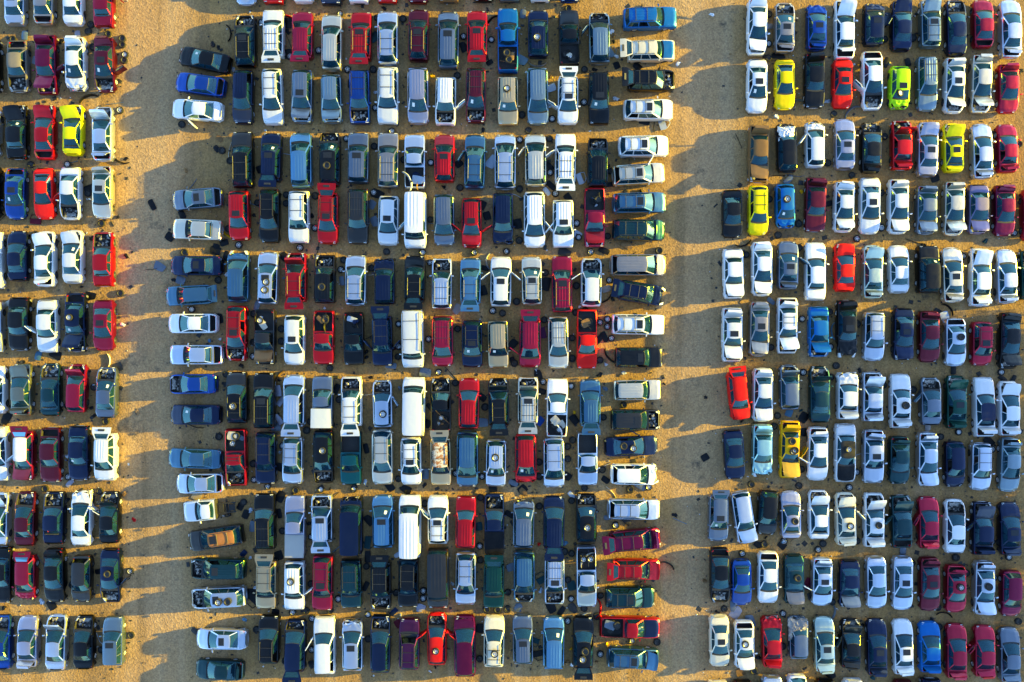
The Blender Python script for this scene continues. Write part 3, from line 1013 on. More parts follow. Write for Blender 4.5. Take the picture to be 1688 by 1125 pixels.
(1388, 925, S1, """
310 -47 440 SD silver 0
555 -48 455 SD silver s
805 -40 465 SD maroon st
1045 35 475 SD crim wt
1310 -5 500 SD silver wtj
1560 85 515 HD magenta 0
315 535 1060 SU navy st
560 540 1050 SU white st
805 560 1030 SU bblue t
1050 580 1085 SU crim t
1310 595 1070 SU crim ta
1545 615 1120 SU slate t
560 1100 1590 SD maroon 0
815 1085 1580 SD navy 0
"""),
]
cars = []
for ox, oy, sc, txt in DATA:
    for ln in txt.strip().splitlines():
        w = ln.split(); edge = w[0] == 'e'
        if edge: w = w[1:]
        a, b, c = float(w[0]), float(w[1]), float(w[2])
        d = dict(kind=w[3][0], head=w[3][1], colour=w[4], flags='' if len(w) < 6 or w[5] == '0' else w[5], edge=edge, dev=0.0, hood=None, roof=None)
        rest = w[6:]
        if edge:
            d['px'], d['py'], d['len'] = ox + a / sc, oy + b / sc, c / sc
            if rest: d['dev'] = float(rest[0]); rest = rest[1:]
        else:
            d['px'], d['py'], d['len'] = ox + a / sc, oy + (b + c) / 2 / sc, (c - b) / sc
        for t in rest:
            if t[0] == 'y': d['dev'] = float(t[1:])
            if t[0] == 'k': d['hood'] = t[1:]
            if t[0] == 'o': d['roof'] = t[1:]
        cars.append(d)

# where each one stands: block, row, place in the row
ORD = ['zeroth', 'first', 'second', 'third', 'fourth', 'fifth', 'sixth', 'seventh', 'eighth', 'ninth', 'tenth', 'eleventh', 'twelfth', 'thirteenth', 'fourteenth', 'fifteenth', 'sixteenth', 'seventeenth', 'eighteenth', 'nineteenth', 'twentieth', 'twenty-first', 'twenty-second', 'twenty-third']
blocks = {}
for c in cars:
    bk = ('west' if c['px'] < 600 else 'east') if c['edge'] else 'left' if c['px'] < 230 else 'middle' if c['px'] < 1120 else 'right'
    c['block'] = bk; blocks.setdefault(bk, []).append(c)
for bk, cs in blocks.items():
    cs.sort(key=lambda c: c['py'])
    if bk in ('west', 'east'):
        for i, c in enumerate(cs): c['place'] = ORD[i + 1] + ' from top in ' + ('left' if bk == 'west' else 'right') + ' side column'; c['tag'] = bk + str(i)
        continue
    rows = [[cs[0]]]
    for c in cs[1:]:
        if c['py'] - rows[-1][-1]['py'] > 26: rows.append([])
        rows[-1].append(c)
    for ri, row in enumerate(rows):
        row.sort(key=lambda c: c['px'])
        vis = [c for c in row if c['px'] > -25]
        for i, c in enumerate(vis): c['place'] = ORD[i + 1] + ' from left in ' + ORD[ri + 1] + ' row of ' + bk + ' block'; c['tag'] = bk + str(ri) + '_' + str(i)
        for c in row:
            if c not in vis: c['place'] = 'cut off by picture edge in ' + ORD[ri + 1] + ' row of ' + bk + ' block'; c['tag'] = bk + str(ri) + 'x'
def look(c):
    fl = c['flags']; f = ''
    n = fl.count('w')
    if c['roof'] == 'rust': f = 'with rusty roof'
    elif c['roof'] and c['roof'] != c['colour']: f = 'with ' + COL[c['roof']][0].split()[0] + ' roof'
    elif n == 2: f = 'with two roof wheels'
    elif n == 1: f = 'with wheel on roof'
    elif c['hood']: f = 'with ' + COL[c['hood']][0].split()[0] + ' hood'
    elif 'f' in fl: f = 'without bed'
    elif 'v' in fl: f = 'with covered bed'
    elif 'm' in fl: f = 'with loaded bed'
    elif 'c' in fl: f = 'with crumpled nose'
    elif 'h' in fl and 'H' not in fl: f = 'with hood gone'
    elif 'H' in fl: f = 'with hood upright'
    elif 't' in fl: f = 'with trunk open' if TYPES[c['kind']]['trunk'] else 'with tailgate raised'
    elif 'j' in fl: f = 'with hood ajar'
    elif 'a' in fl or 'b' in fl: f = 'with door open'
    elif 'T' in fl: f = 'missing trunk lid' if TYPES[c['kind']]['trunk'] else 'missing tailgate'
    elif 's' in fl: f = 'with sunroof'
    elif 'r' in fl: f = 'with roof rack'
    return COL[c['colour']][0] + ' ' + KIND[c['kind']] + (' ' + f if f else '')
from collections import Counter
looks = Counter(look(c) for c in cars)
GROUP = dict(left='cars parked nose to tail in the left block', right='cars parked in the right block', middle='vans and suvs parked in the middle block', west='cars along the left side of the middle block', east='cars along the right side of the middle block')

MATTE = {'burnt', 'lilac'}
def add_wheel(parent, loc, rot, rim, s=1.0, name='wheel'):
    o = ob(name, TYRE, parent, loc, rot, (s, s, s)); ob('rim', RIMS[rim], o); return o
def build_car(c):
    global METAL
    METAL = c['colour'] not in ('white', 'cream', 'yellow', 'gold', 'lime', 'bred', 'brown', 'burnt', 'bblue')
    rnd = random.Random(int(c['px'] * 13 + c['py'] * 7))
    k = c['kind']
    if k == 'S' and rnd.random() < .22: k = 'B'
    if k == 'U' and rnd.random() < .40: k = 'X'
    K = KIT[k]; fl = c['flags']; colr = COL[c['colour']][1]
    j = rnd.uniform(.90, 1.10); colr = tuple(min(.85, x * j * (1.0 + .4 * min(1, sum(colr) / 3 / .2) if METAL else 1.1)) for x in colr)
    base = PX(c['px'], c['py'], .62); base.z = 0
    if c['edge']: rz = (180 if c['head'] == 'L' else 0) - c['dev']
    else: rz = 90 + c['dev'] * (-1) if c['head'] == 'U' else -90 + c['dev']
    rz += rnd.uniform(-1.2, 1.2)
    L = c['len'] / F * (CAM_H - .6)
    sl = max(.90, min(1.10, L / (K['L'] + .06))); sw = 1.0 + rnd.uniform(-.015, .03); sh = 1 + rnd.uniform(-.03, .03)
    name = KIND[c['kind']].replace(' ', '_')
    root = bpy.data.objects.new(name, None); root.empty_display_size = .2; col.objects.link(root)
    root.location = base; root.rotation_euler = (0, 0, R(rz)); root.scale = (sl, sw, sh)
    lk = look(c); c['root'] = root; c['K'] = K; c['rz'] = rz; c['sh'] = sh
    root['label'] = lk + ', ' + c['place']; root['category'] = KIND[c['kind']]; root['group'] = GROUP[c['block']]
    def part(nm, me, loc=(0, 0, 0), rot=(0, 0, 0), cc=colr, par=None): return ob(nm, me, par or root, loc, rot, color=cc)
    crushed = 'c' in fl
    part('body', K['body_cab' if 'f' in fl else 'body_crushed' if crushed else 'body'])
    if 'f' in fl: part('chassis', K['chassis'])
    rc = COL[c['roof']][1] if c['roof'] and c['roof'] != 'rust' else colr
    rm = K['roof_rust'] if c['roof'] == 'rust' else K['roof_matte'] if (c['roof'] or c['colour'] in MATTE) else K['roof_ribbed'] if ('R' in fl or (k in 'XV' and rnd.random() < .5)) else K['roof']
    if c['roof'] == 'rust': rc = (.55, .50, .42) if c['colour'] == 'tan' else (.30, .11, .02)
    roof = part('roof', rm, cc=rc)
    if 's' in fl: part('sunroof', K['sunroof'], par=roof)
    if 'r' in fl:
        for q in K['rails']: part('roof_rail', q, par=roof)
        for t in (.30, .78): part('crossbar', K['crossbar'], (K['xr0'] - .25 + (K['xr1'] + .37 - K['xr0']) * t, 0, 0), par=roof)
    # hood
    hc = COL[c['hood']][1] if c['hood'] else colr
    if not c['hood'] and rnd.random() < .10 and c['colour'] not in ('white', 'yellow'): hc = tuple(x * .8 + .04 for x in colr)
    hx = K['hood_at']
    if 'H' in fl: part('hood', K['hood'], hx, (0, R(-rnd.uniform(66, 84)), 0), hc)
    elif 'h' in fl: pass
    elif 'j' in fl: part('hood', K['hood'], (hx[0], hx[1], hx[2] + .02), (R(rnd.uniform(-3, 3)), R(-rnd.uniform(32, 54)), R(rnd.uniform(-5, 5))), hc)
    elif crushed: part('hood', K['hood_crushed'], hx, (0, 0, 0), hc)
    else: part('hood', K['hood'], hx, (0, 0, 0), hc)
    if any(q in fl for q in 'hHj') or crushed: part('engine', K['engine'])
    # rear
    gate_up = False
    if K['trunk'] == 1:
        if 't' in fl: part('trunk_lid', K['lid'], K['lid_at'], (R(rnd.uniform(-3, 3)), R(rnd.uniform(48, 78)), R(rnd.uniform(-4, 4))))
        elif 'T' not in fl: part('trunk_lid', K['lid'], K['lid_at'])
    elif K['trunk'] == 0 and 't' in fl:
        gate_up = True
        gt = part('tailgate', K['gate'], K['gate_at'], (0, R(rnd.uniform(2, 20)), 0)); ob('rear_window', K['gate_glass'], gt); ob('number_plate', K['gate_plate'], gt)
    keep_ = METAL; METAL = False
    if k == 'P' and 'v' in fl: part('bed_cover', K['cap' if c['colour'] == 'slate' else 'cover'], cc=(.72, .72, .70) if c['colour'] == 'slate' else (.5, .46, .42) if c['colour'] == 'lav' else (.01, .01, .012))
    METAL = keep_
    # glass
    if c['colour'] not in ('purple',) or c['kind'] != 'U': part('windshield', K['windshield'])
    if not gate_up and not (K['trunk'] == 0 and 'T' in fl): part('rear_window', K['rear_window'])
    for q in K['sides']:
        if rnd.random() > .06: part('side_window', q)
    if 'p' in fl: part('paper_sheet', K['paper'])
    # lamps, bumpers, mirrors
    if not (crushed and rnd.random() < .8):
        for q in K['headlights']:
            if rnd.random() > (.35 if 'h' in fl or 'j' in fl else .12): part('headlight', q)
    for q in K['taillights']:
        if 'f' not in fl and rnd.random() > .15: part('taillight', q)
    if not crushed and rnd.random() > (.5 if 'h' in fl else .2 if 'j' in fl else .06): part('front_bumper', K['fb'])
    if 'f' not in fl and rnd.random() > .12: part('rear_bumper', K['rb'])
    for s in (1, -1):
        if rnd.random() > .3: part('mirror', K['mirror'], (K['xc'] - .42, s * (K['W'] / 2 - .03), 0), (0, 0, 0)).scale = (1, s, 1)
    # wheels
    rim = rnd.choice((0, 1, 2, 2, 4)); x_off = K['W'] / 2 - .07
    for wx in K['wx']:
        for s in (1, -1):
            if rnd.random() < .10: continue
            add_wheel(root, (wx, s * (x_off - .225), RW), (R(-90 * s), 0, 0), rim)
    # cabin
    for s in (1, -1): part('seat', K['seat'], (K['xc'] - 1.05, s * .38, .38))
    if k not in 'PV': part('rear_bench', K['bench'], (K['xc'] - 2.0, 0, .38))
    part('dashboard', K['dash'])
    # doors standing open ('a': on the picture's left, 'b': on its right)
    for ch in 'ab':
        if ch in fl:
            v = Matrix.Rotation(R(rz), 3, 'Z') @ Vector((0, 1, 0))
            if c['edge']: s = 1 if (v.y > 0) == (ch == 'a') else -1
            else: s = 1 if (v.x > 0) == (ch == 'b') else -1
            d = part('door', K['door'], (K['xc'] - .36, s * (K['W'] / 2 + .02), 0), (0, 0, R(-s * rnd.uniform(28, 62)))); ob('door_window', K['door_glass'], d)
    return root
for c in cars: build_car(c)
METAL = False

# ------------------------------------------------------------------ wheels, panels and scrap lying about
def panel_mesh(sd_, w, l, bend, mt):
    rn = random.Random(sd_); ph = rn.uniform(0, 6)
    cut = [rn.uniform(.8, 1.1) for _ in range(4)]
    def fn(u, v):
        a, b = 2 * u - 1, 2 * v - 1
        k = (cut[0] * (1 - u) + cut[1] * u); q = (cut[2] * (1 - v) + cut[3] * v)
        rr = 1 - .10 * (a * a * b * b)
        return (a * l / 2 * q * rr, b * w / 2 * k * rr, .035 + bend * (.5 + .5 * math.sin(a * 1.6 + ph)) + bend * .5 * (1 - b * b) + .012 * math.sin(7 * a + 3 * b + ph))
    m = MB(); m.sheet(fn, 8, 7, .025); return m.mesh('panel', [mt], 40)
def bumper_loose():
    m = MB(); rows = []
    for i in range(13):
        t = 2 * i / 12 - 1; y = t * .82; x = -.34 * abs(t) ** 2.6
        rows.append(m.add([(x - .10, y, .02), (x + .05, y, .03), (x + .08, y, .13), (x, y, .20), (x - .06, y, .12)]))
    for a, b in zip(rows, rows[1:]):
        for i in range(5): m.face((a[i], a[(i + 1) % 5], b[(i + 1) % 5], b[i]))
    m.face(rows[0]); m.face(rows[-1][::-1]); return m.mesh('bumper', ['paint'], 40)
def door_loose():
    m = MB(); pts = [(-.52, -.36), (.50, -.36), (.55, .0), (.50, .16), (-.55, .16)]
    t = m.add([(x, y, .12) for x, y in pts]); b = m.add([(x * 1.01, y, .02) for x, y in pts])
    m.face(t); m.face(b[::-1])
    for i in range(5): m.face((t[i], t[(i + 1) % 5], b[(i + 1) % 5], b[i]))
    for p, q in (((-.53, .16, .07), (-.45, .52, .07)), ((-.45, .52, .07), (.18, .52, .07)), ((.18, .52, .07), (.50, .16, .07))): m.bar(p, q, .035, 5)
    return m.mesh('loose_door', ['paint'], 40, False)
def scrap_mesh(sd_, mt):
    rn = random.Random(sd_); bm = bmesh.new(); bmesh.ops.create_icosphere(bm, subdivisions=2, radius=.20)
    sx, sy, sz = rn.uniform(.6, 1.5), rn.uniform(.4, .9), rn.uniform(.3, .7)
    for v in bm.verts:
        n_ = noise.noise(v.co * 9 + Vector((sd_ * 3.1, 0, 0))); v.co *= 1 + .9 * n_
        v.co = Vector((v.co.x * sx, v.co.y * sy, max(-.05, v.co.z * sz) + .05))
    me = bpy.data.meshes.new('scrap'); bm.to_mesh(me); bm.free(); me.materials.append(M[mt]); return me
def rod_mesh(bent):
    m = MB(); p = [(-.8, 0, .03), (-.1, .02, .03), (.35, bent * .3, .06), (.8, bent, .03)]
    for a, b in zip(p, p[1:]): m.bar(a, b, .028)
    return m.mesh('rod', ['paint'], 60, False)
def seat_loose():
    m = MB(); m.sheet(lambda u, v: (-.25 + .5 * u, (2 * v - 1) * .25, .22 + .04 * math.sin(3.1 * v)), 6, 6, .18)
    m.sheet(lambda u, v: (-.24 - .55 * u, (2 * v - 1) * (.25 - .08 * u), .24 + .16 * u + .03 * math.sin(3.1 * v)), 6, 6, .14); return m.mesh('loose_seat', ['paint'], 40)
PANELS = [panel_mesh(i, random.Random(i).uniform(.45, .8), random.Random(i + 50).uniform(.7, 1.15), random.Random(i + 9).uniform(.02, .12), 'paint') for i in range(7)]
SCRAP = [scrap_mesh(i, 'paint') for i in range(8)]; RODS = [rod_mesh(.0), rod_mesh(.35)]; LBUMP = bumper_loose(); LDOOR = door_loose(); LSEAT = seat_loose()
LOOSE = [
(0, 0, S1, "t 830 232 t 820 295 t 1003 295 t 1118 360 t 1093 418 w 1160 510 t 850 440 p 230 330 steel r 1060 960 steel w 1078 1025 b 812 890 black p 720 335 lav t 1150 560 x 40 860 brown x 560 385 black t 120 395 p 330 560 silver"),
(0, 170, S1, "t 288 572 w 628 590 r 640 555 sblue w 45 725 t 530 770 b 1100 545 black p 1410 945 black x 1090 1060 black d 330 1090 maroon p 830 795 black t 805 840 x 1165 515 black t 940 1095 r 40 1050 black"),
(0, 370, S1, "t 1115 640 p 1480 395 slate r 1420 420 black p 1572 115 black t 290 95 x 850 130 black p 840 665 black x 1135 930 white x 1170 295 black p 75 730 champ x 755 580 black"),
(0, 570, S1, "p 355 95 sblue p 515 85 black p 1088 200 char b 1020 150 cream t 840 385 x 875 650 black p 55 675 black t 980 693 t 630 560 x 845 580 black x 380 610 black t 110 330 x 220 150 black"),
(0, 700, S1, "w 610 485 t 435 597 p 645 545 lav t 885 620 w 645 800 x 1155 648 brown x 635 695 black x 1240 885 red x 620 298 white"),
(0, 900, S1, "w 1208 235 p 915 240 black x 385 520 silver p 475 550 black t 1215 830 t 920 965 r 905 860 silver x 1190 305 black t 650 360 x 35 575 black r 385 160 slate"),
(270, 10, S1, "w 895 155 w 1160 470 p 1150 430 black w 1408 415 w 1638 75 w 1665 590 b 620 250 black r 905 260 champ x 505 380 black p 1150 160 black r 1160 330 black b 1155 95 red x 455 355 black t 170 1085 x 640 585 silver r 640 760 navy x 1145 235 black"),
(560, 10, S1, "t 330 110 w 1140 285 w 1400 315 p 1150 380 black b 1395 130 black w 312 948 x 860 650 gold t 1090 615 p 1390 525 black t 1670 1010 t 575 120 x 335 800 white p 320 290 dteal x 410 20 black p 95 720 black t 310 590"),
(840, 10, S1, "p 125 75 slate p 105 500 steel p 385 760 silver t 110 1015 w 360 1050 w 693 895 p 995 550 black x 970 275 brown x 965 330 black p 1185 560 black d 945 425 steel t 545 10 r 1340 1080 black d 1425 1085 silver x 385 660 brown b 260 560 taupe t 695 590 x 945 235 white x 990 465 white x 1560 535 white x 790 590 black x 985 860 silver p 1250 1075 black x 1230 5 black"),
(270, 212, S1, "p 515 95 brown t 540 205 r 600 205 champ p 490 190 black t 615 300 p 170 800 black t 590 930 b 600 1000 gold w 697 1050 t 870 690 t 1118 615 t 1135 695 t 1393 625 w 1390 925 w 1265 1100 r 1165 240 silver p 55 1005 black p 560 1060 black r 250 540 slate x 835 805 black x 1375 810 black p 480 1110 black r 860 720 sky x 205 390 brown p 890 380 black"),
(560, 212, S1, "w 75 95 w 485 28 t 320 165 t 585 290 w 845 318 x 860 110 brown t 1115 550 w 1640 105 p 1105 325 black w 285 595 p 295 705 slate p 320 865 slate p 355 610 black t 855 845 r 825 880 sky p 1365 810 black p 1320 710 black p 1410 310 silver t 1665 1040 p 1645 885 black t 1650 560 r 1625 610 silver w 1550 1110 x 965 540 black x 1330 15 black x 460 580 brown"),
(840, 212, S1, "t 175 20 w 375 410 p 370 350 black d 660 465 silver p 540 640 black w 425 605 t 75 565 p 630 985 silver w 640 1010 t 90 1040 t 900 1000 w 610 880 p 75 885 black p 1090 1080 wood p 385 530 black x 1220 580 black t 370 95 p 345 585 silver r 350 1030 black x 920 345 black p 930 520 black t 935 395"),
(270, 410, S1, "t 190 40 p 155 295 slate x 90 290 black t 505 275 x 585 240 white w 1630 195 t 1675 105 p 1115 75 black w 820 1000 t 580 950 t 800 870 t 1065 860 t 1065 745 x 425 855 sky t 795 605 p 865 530 slate w 260 525 p 575 65 black p 480 20 black t 1540 1095 x 1110 275 sky x 720 1085 black r 1425 30 black p 515 650 black x 520 840 white"),
(560, 410, S1, "t 45 105 t 435 30 w 770 75 w 822 130 t 285 180 w 1420 568 t 1510 600 t 1640 492 w 550 700 w 825 840 t 1085 745 w 560 910 p 475 1085 slate p 1340 180 black t 1620 1065 p 1600 890 black r 270 830 black w 1250 18 t 1545 10 b 1360 120 silver p 1090 560 taupe r 260 250 champ t 530 1005 x 245 960 black x 245 1010 black p 1330 390 black x 525 920 maroon p 20 300 slate"),
(840, 410, S1, "w 752 22 p 510 35 char p 875 20 black w 925 270 t 65 492 w 907 655 w 925 725 w 945 803 p 880 820 black p 825 845 black t 635 345 p 335 330 black t 315 660 d 320 780 purple t 605 595 b 885 490 black p 895 375 taupe p 40 880 black t 585 830 t 820 1035 t 590 1020 x 895 1075 silver b 920 1020 black w 835 685 t 1385 20 t 325 225 x 655 540 white x 955 470 black t 705 530 p 30 1050 black"),
(270, 610, S1, "w 838 1020 t 512 620 w 1095 705 s 1070 220 lav s 1075 310 lav s 1085 480 lav w 965 1070 t 800 870 t 580 930 w 1455 1115 x 1060 90 black p 1600 180 black t 1330 480 t 1325 548 r 270 530 black t 1628 275 t 580 40 p 1040 530 slate x 1075 765 silver p 1070 900 black x 1540 1105 black b 1055 75 brown"),
(560, 610, S1, "w 918 22 p 795 25 slate r 1030 30 black t 1065 120 w 135 1095 p 245 730 black p 465 1085 black p 790 965 slate w 1040 960 w 1325 990 p 1325 490 slate t 1355 345 p 835 345 black p 810 500 black p 1320 255 black p 1620 1050 black p 1420 1095 black p 615 1110 black r 245 235 champ x 555 170 slate x 235 1040 silver p 235 540 brown x 290 70 black x 300 190 gold x 785 1070 black t 570 1010"),
(840, 610, S1, "w 320 110 w 555 150 p 265 50 black p 300 200 black p 280 475 blue p 600 460 black t 855 440 t 520 710 t 530 825 t 290 855 w 1290 1075 t 1117 1105 x 1435 130 black x 890 175 slate p 35 1050 slate t 300 990 p 520 985 black t 1060 345 p 1210 1075 slate r 860 905 silver t 860 925 p 120 1110 black x 835 50 black x 600 395 gold t 605 650 x 245 10 silver x 1060 30 silver p 890 1020 black t 695 1095"),
(270, 806, S1, "t 740 125 p 710 165 black p 760 235 black x 800 200 silver w 1460 18 w 1360 445 p 740 600 navy d 825 1030 black p 835 970 black t 1345 880 w 1610 1020 r 1630 540 sky p 820 350 slate p 1070 230 black t 1100 390 t 1220 30 t 1305 1100 p 1065 620 black p 1080 70 black p 315 50 tan r 1565 90 black x 800 640 silver x 850 920 silver x 1345 325 black"),
(560, 806, S1, "w 130 5 t 800 135 w 1285 530 t 1310 80 w 740 1015 w 735 945 t 495 965 p 240 905 black d 270 500 dteal p 260 630 black p 750 1095 lav t 1520 960 t 1300 660 t 1555 1110 p 1580 240 black p 1290 350 dteal t 215 720 p 545 610 silver p 1590 730 slate x 1045 885 silver p 270 290 black x 610 20 black"),
(840, 806, S1, "t 1117 15 p 575 60 silver t 590 110 r 1580 300 sky t 510 555 x 515 505 sky w 985 347 x 275 515 bred t 535 845 w 570 1020 p 80 1100 slate d 305 830 dteal p 1080 295 char b 1470 690 black x 290 945 silver t 575 600 p 575 900 dteal t 860 990 t 690 1085 b 845 1110 red r 965 40 champ p 580 1100 char t 290 160 p 125 30 brown x 1535 245 black p 920 265 slate x 800 210 white p 385 1100 black"),
(300, 985, S2, "t 985 425 w 1468 195 t 1630 150 p 175 445 char x 830 295 sky t 1345 840 x 1355 125 sky p 1235 215 black"),
(500, 985, S2, "w 140 275 w 830 225 p 1195 195 navy p 1545 140 lav t 360 215 w 100 690 t 860 550 x 1290 240 silver t 40 130 p 1255 350 maroon p 110 890 black"),
(700, 985, S2, "t 1095 160 p 1240 140 slate p 730 410 black t 710 815 t 960 225 d 1450 580 dteal d 1510 760 black t 820 235 x 75 985 white x 140 930 black"),
(900, 985, S2, "w 288 310 w 720 750 w 1140 590 p 355 145 char p 205 180 black x 285 870 brown x 675 865 brown t 1470 630 x 330 685 gold t 670 250 x 805 625 gold x 355 895 white b 480 250 cream"),
(1170, 0, S1, "t 555 135 t 545 540 p 630 520 black w 580 410 p 1635 580 black b 1300 1020 slate t 1150 1035 x 595 1020 brown x 1095 940 silver p 550 245 taupe x 510 525 black b 800 930 olive x 20 135 white x 620 1080 white"),
(1388, 0, S1, "p 610 580 black p 430 180 slate t 660 355 x 1660 660 black x 440 590 slate t 420 370"),
(1170, 190, S1, "t 1318 545 w 1600 1045 t 830 1010 t 575 780 w 1360 710 t 1620 720 t 1115 445 p 1110 820 black r 660 560 black r 800 570 slate p 730 600 slate x 990 500 taupe t 630 1040 x 555 1100 brown p 895 220 silver r 270 240 black x 850 710 gold p 550 685 brown"),
(1388, 190, S1, "w 375 1045 p 865 585 black t 400 200 w 135 710 t 395 720 t 1640 270 w 1615 1095 w 1395 1050 t 1375 770"),
(1170, 390, S1, "w 1362 22 b 320 85 black t 370 170 p 570 600 slate t 850 105 w 890 765 t 1110 700 w 1135 1025 t 1410 810 b 1130 890 sky t 580 1030"),
(1388, 390, S1, "r 660 45 black x 760 80 black t 900 195 w 1135 185 b 1000 660 black p 955 740 silver p 885 700 black x 1330 45 dteal t 420 180"),
(1150, 590, S1, "w 980 135 t 1285 90 x 1505 120 black t 740 545 p 985 555 black p 850 510 sblue t 700 635 p 985 690 black p 70 925 black w 1490 1060 x 960 490 dteal t 1525 200 t 1280 180 t 1010 1035 r 1500 900 silver x 410 590 black x 75 370 black"),
(1388, 580, S1, "p 1035 165 black w 1475 190 p 1590 255 black p 1490 250 black w 1080 735 p 795 685 taupe x 690 705 brown p 1360 830 black w 1415 905 t 915 830 t 195 255 t 680 350 t 430 310"),
(1140, 780, S1, "t 553 105 t 995 125 w 1462 145 t 675 660 p 615 665 black x 840 640 sky w 855 610 t 1218 655 w 1172 710 w 470 765 t 1550 630 x 690 600 black x 120 1000 brown r 1310 250 sblue p 840 670 black"),
(1388, 770, S1, "t 1055 840 p 565 780 slate w 1425 690 t 680 890 t 1185 985 w 1545 830"),
(1140, 925, S1, "t 303 470 p 415 480 lav w 805 485 p 545 560 slate t 575 1020 p 455 1035 brown p 385 420 slate t 1350 380 b 1325 500 slate p 1085 215 maroon t 855 790 x 620 895 black p 1100 330 char x 230 470 black p 1280 1045 black"),
(1388, 925, S1, "b 955 480 black t 905 430 x 840 540 black t 1635 560 t 925 610 w 1410 1020 w 935 940 x 190 595 black x 290 1085 dteal w 1440 155"),
]
LNAME = dict(w='loose_wheel_assembly', t='dark_wheel_assembly', p='sheet_metal_scrap', b='loose_bumper', d='door_carcass', r='metal_rod', x='scrap_chunk', s='seat_carcass')
LWORD = dict(w='wheel with bright rim', t='dark tyre and rim', p='bent sheet panel', b='torn off bumper', d='removed car door', r='thin metal rod', x='small scrap piece', s='torn out seat')
LCAT = dict(w='wheel', t='tyre', p='panel', b='bumper', d='door', r='rod', x='scrap', s='seat')
loose = []
def short(c): return COL[c['colour']][0] + ' ' + KIND[c['kind']]
def add_loose(code, P_, colour, rnd, where, on=None, rz=None, tilt=(0, 0)):
    rot = (tilt[0], tilt[1], rnd.uniform(0, 6.28) if rz is None else rz)
    cc = COL.get(colour, ('wooden', (.28, .16, .07)))[1] if colour else (.02, .02, .02)
    if code in 'wt':
        s = rnd.uniform(.92, 1.06); o = add_wheel(None, P_, rot, rnd.choice((0, 0, 1, 4)) if code == 'w' else 2, s, LNAME[code])
    else:
        me = dict(p=PANELS, b=[LBUMP], d=[LDOOR], r=RODS, x=SCRAP, s=[LSEAT])[code]; me = rnd.choice(me)
        s = rnd.uniform(.85, 1.15); o = ob(LNAME[code], me, None, P_, rot, (s, s, s), cc)
    word = LWORD[code]
    if code not in 'wt' and colour: word = (COL[colour][0] if colour in COL else 'wooden') + ' ' + word
    o['category'] = LCAT[code]; o['group'] = where if on else 'car parts lying on the gravel'
    loose.append((o, word, on)); return o
CROSS = {}
rl = random.Random(3)
def hits_car(p, rad):
    for c in cars:
        v = Matrix.Rotation(-R(c['rz']), 2) @ Vector((p.x - c['root'].location.x, p.y - c['root'].location.y))
        dx = abs(v.x) - c['K']['L'] / 2 * c['root'].scale.x; dy = abs(v.y) - c['K']['W'] / 2
        if dx < rad and dy < rad: return c, v, dx, dy
    return None
for ox, oy, sc, txt in LOOSE:
    w = txt.split(); i = 0
    while i < len(w):
        code, x, y = w[i], float(w[i + 1]), float(w[i + 2]); i += 3; colour = None
        if code not in 'wt': colour = w[i]; i += 1
        p = PX(ox + x / sc, oy + y / sc, .08); p.z = 0.0
        if code in 'wt':                       # slide a wheel clear of the car it would cut into
            for _ in range(3):
                hcar = hits_car(p, .33)
                if not hcar: break
                c, v, dx, dy = hcar
                if dy > dx: v.y = math.copysign(c['K']['W'] / 2 + .35, v.y)
                else: v.x = math.copysign(c['K']['L'] / 2 * c['root'].scale.x + .38, v.x)
                q = Matrix.Rotation(R(c['rz']), 2) @ v; p = Vector((q.x + c['root'].location.x, q.y + c['root'].location.y, 0))
        add_loose(code, p, colour, rl, None)
# wheels lying on roofs and loads in pickup beds
for c in cars:
    rnd = random.Random(int(c['px'] * 5 + c['py'])); K = c['K']; root = c['root']; fl = c['flags']; n = fl.count('w')
    mw = Matrix.Translation(root.location) @ Matrix.Rotation(R(c['rz']), 4, 'Z') @ Matrix.Diagonal((root.scale.x, root.scale.y, root.scale.z, 1))
    if n:
        xa, xb = K['xr0'] - .45, K['xr1'] + .40
        if c['colour'] == 'lime': spots = [(K['xr0'] + .30, -.35)]
        else: spots = [((xa + xb) / 2 + (q - (n - 1) / 2) * .80 + rnd.uniform(-.1, .1), rnd.uniform(-.16, .16)) for q in range(n)]
        if c['colour'] == 'gold': spots += [(xa + .05, .2)]
        for q, (x, y) in enumerate(spots):
            p = mw @ Vector((x, y, K['zr'] + (.085 if 'r' not in fl else .125)))
            tl = (0, 0)
            if c['colour'] == 'lime': p.z -= .12; tl = (R(-20), 0)
            add_loose('w' if (q + rnd.randint(0, 1)) % 2 == 0 else 't', p, None, rnd, 'wheels lying on roofs', c, None, tl)
    if 'm' in fl:
        for q in range(rnd.randint(4, 6)):
            code = rnd.choice('ttwpxxpbr'); x = rnd.uniform(-K['L'] / 2 + .55, K['xd'] - .55); y = rnd.uniform(-.38, .38)
            add_loose(code, mw @ Vector((x, y, .74 + .10 * q)), rnd.choice(('black', 'slate', 'silver', 'brown', 'champ', 'navy')) if code not in 'wt' else None, rnd, 'scrap loaded in pickup beds', c, None, (rnd.uniform(-.12, .12), rnd.uniform(-.12, .12)))
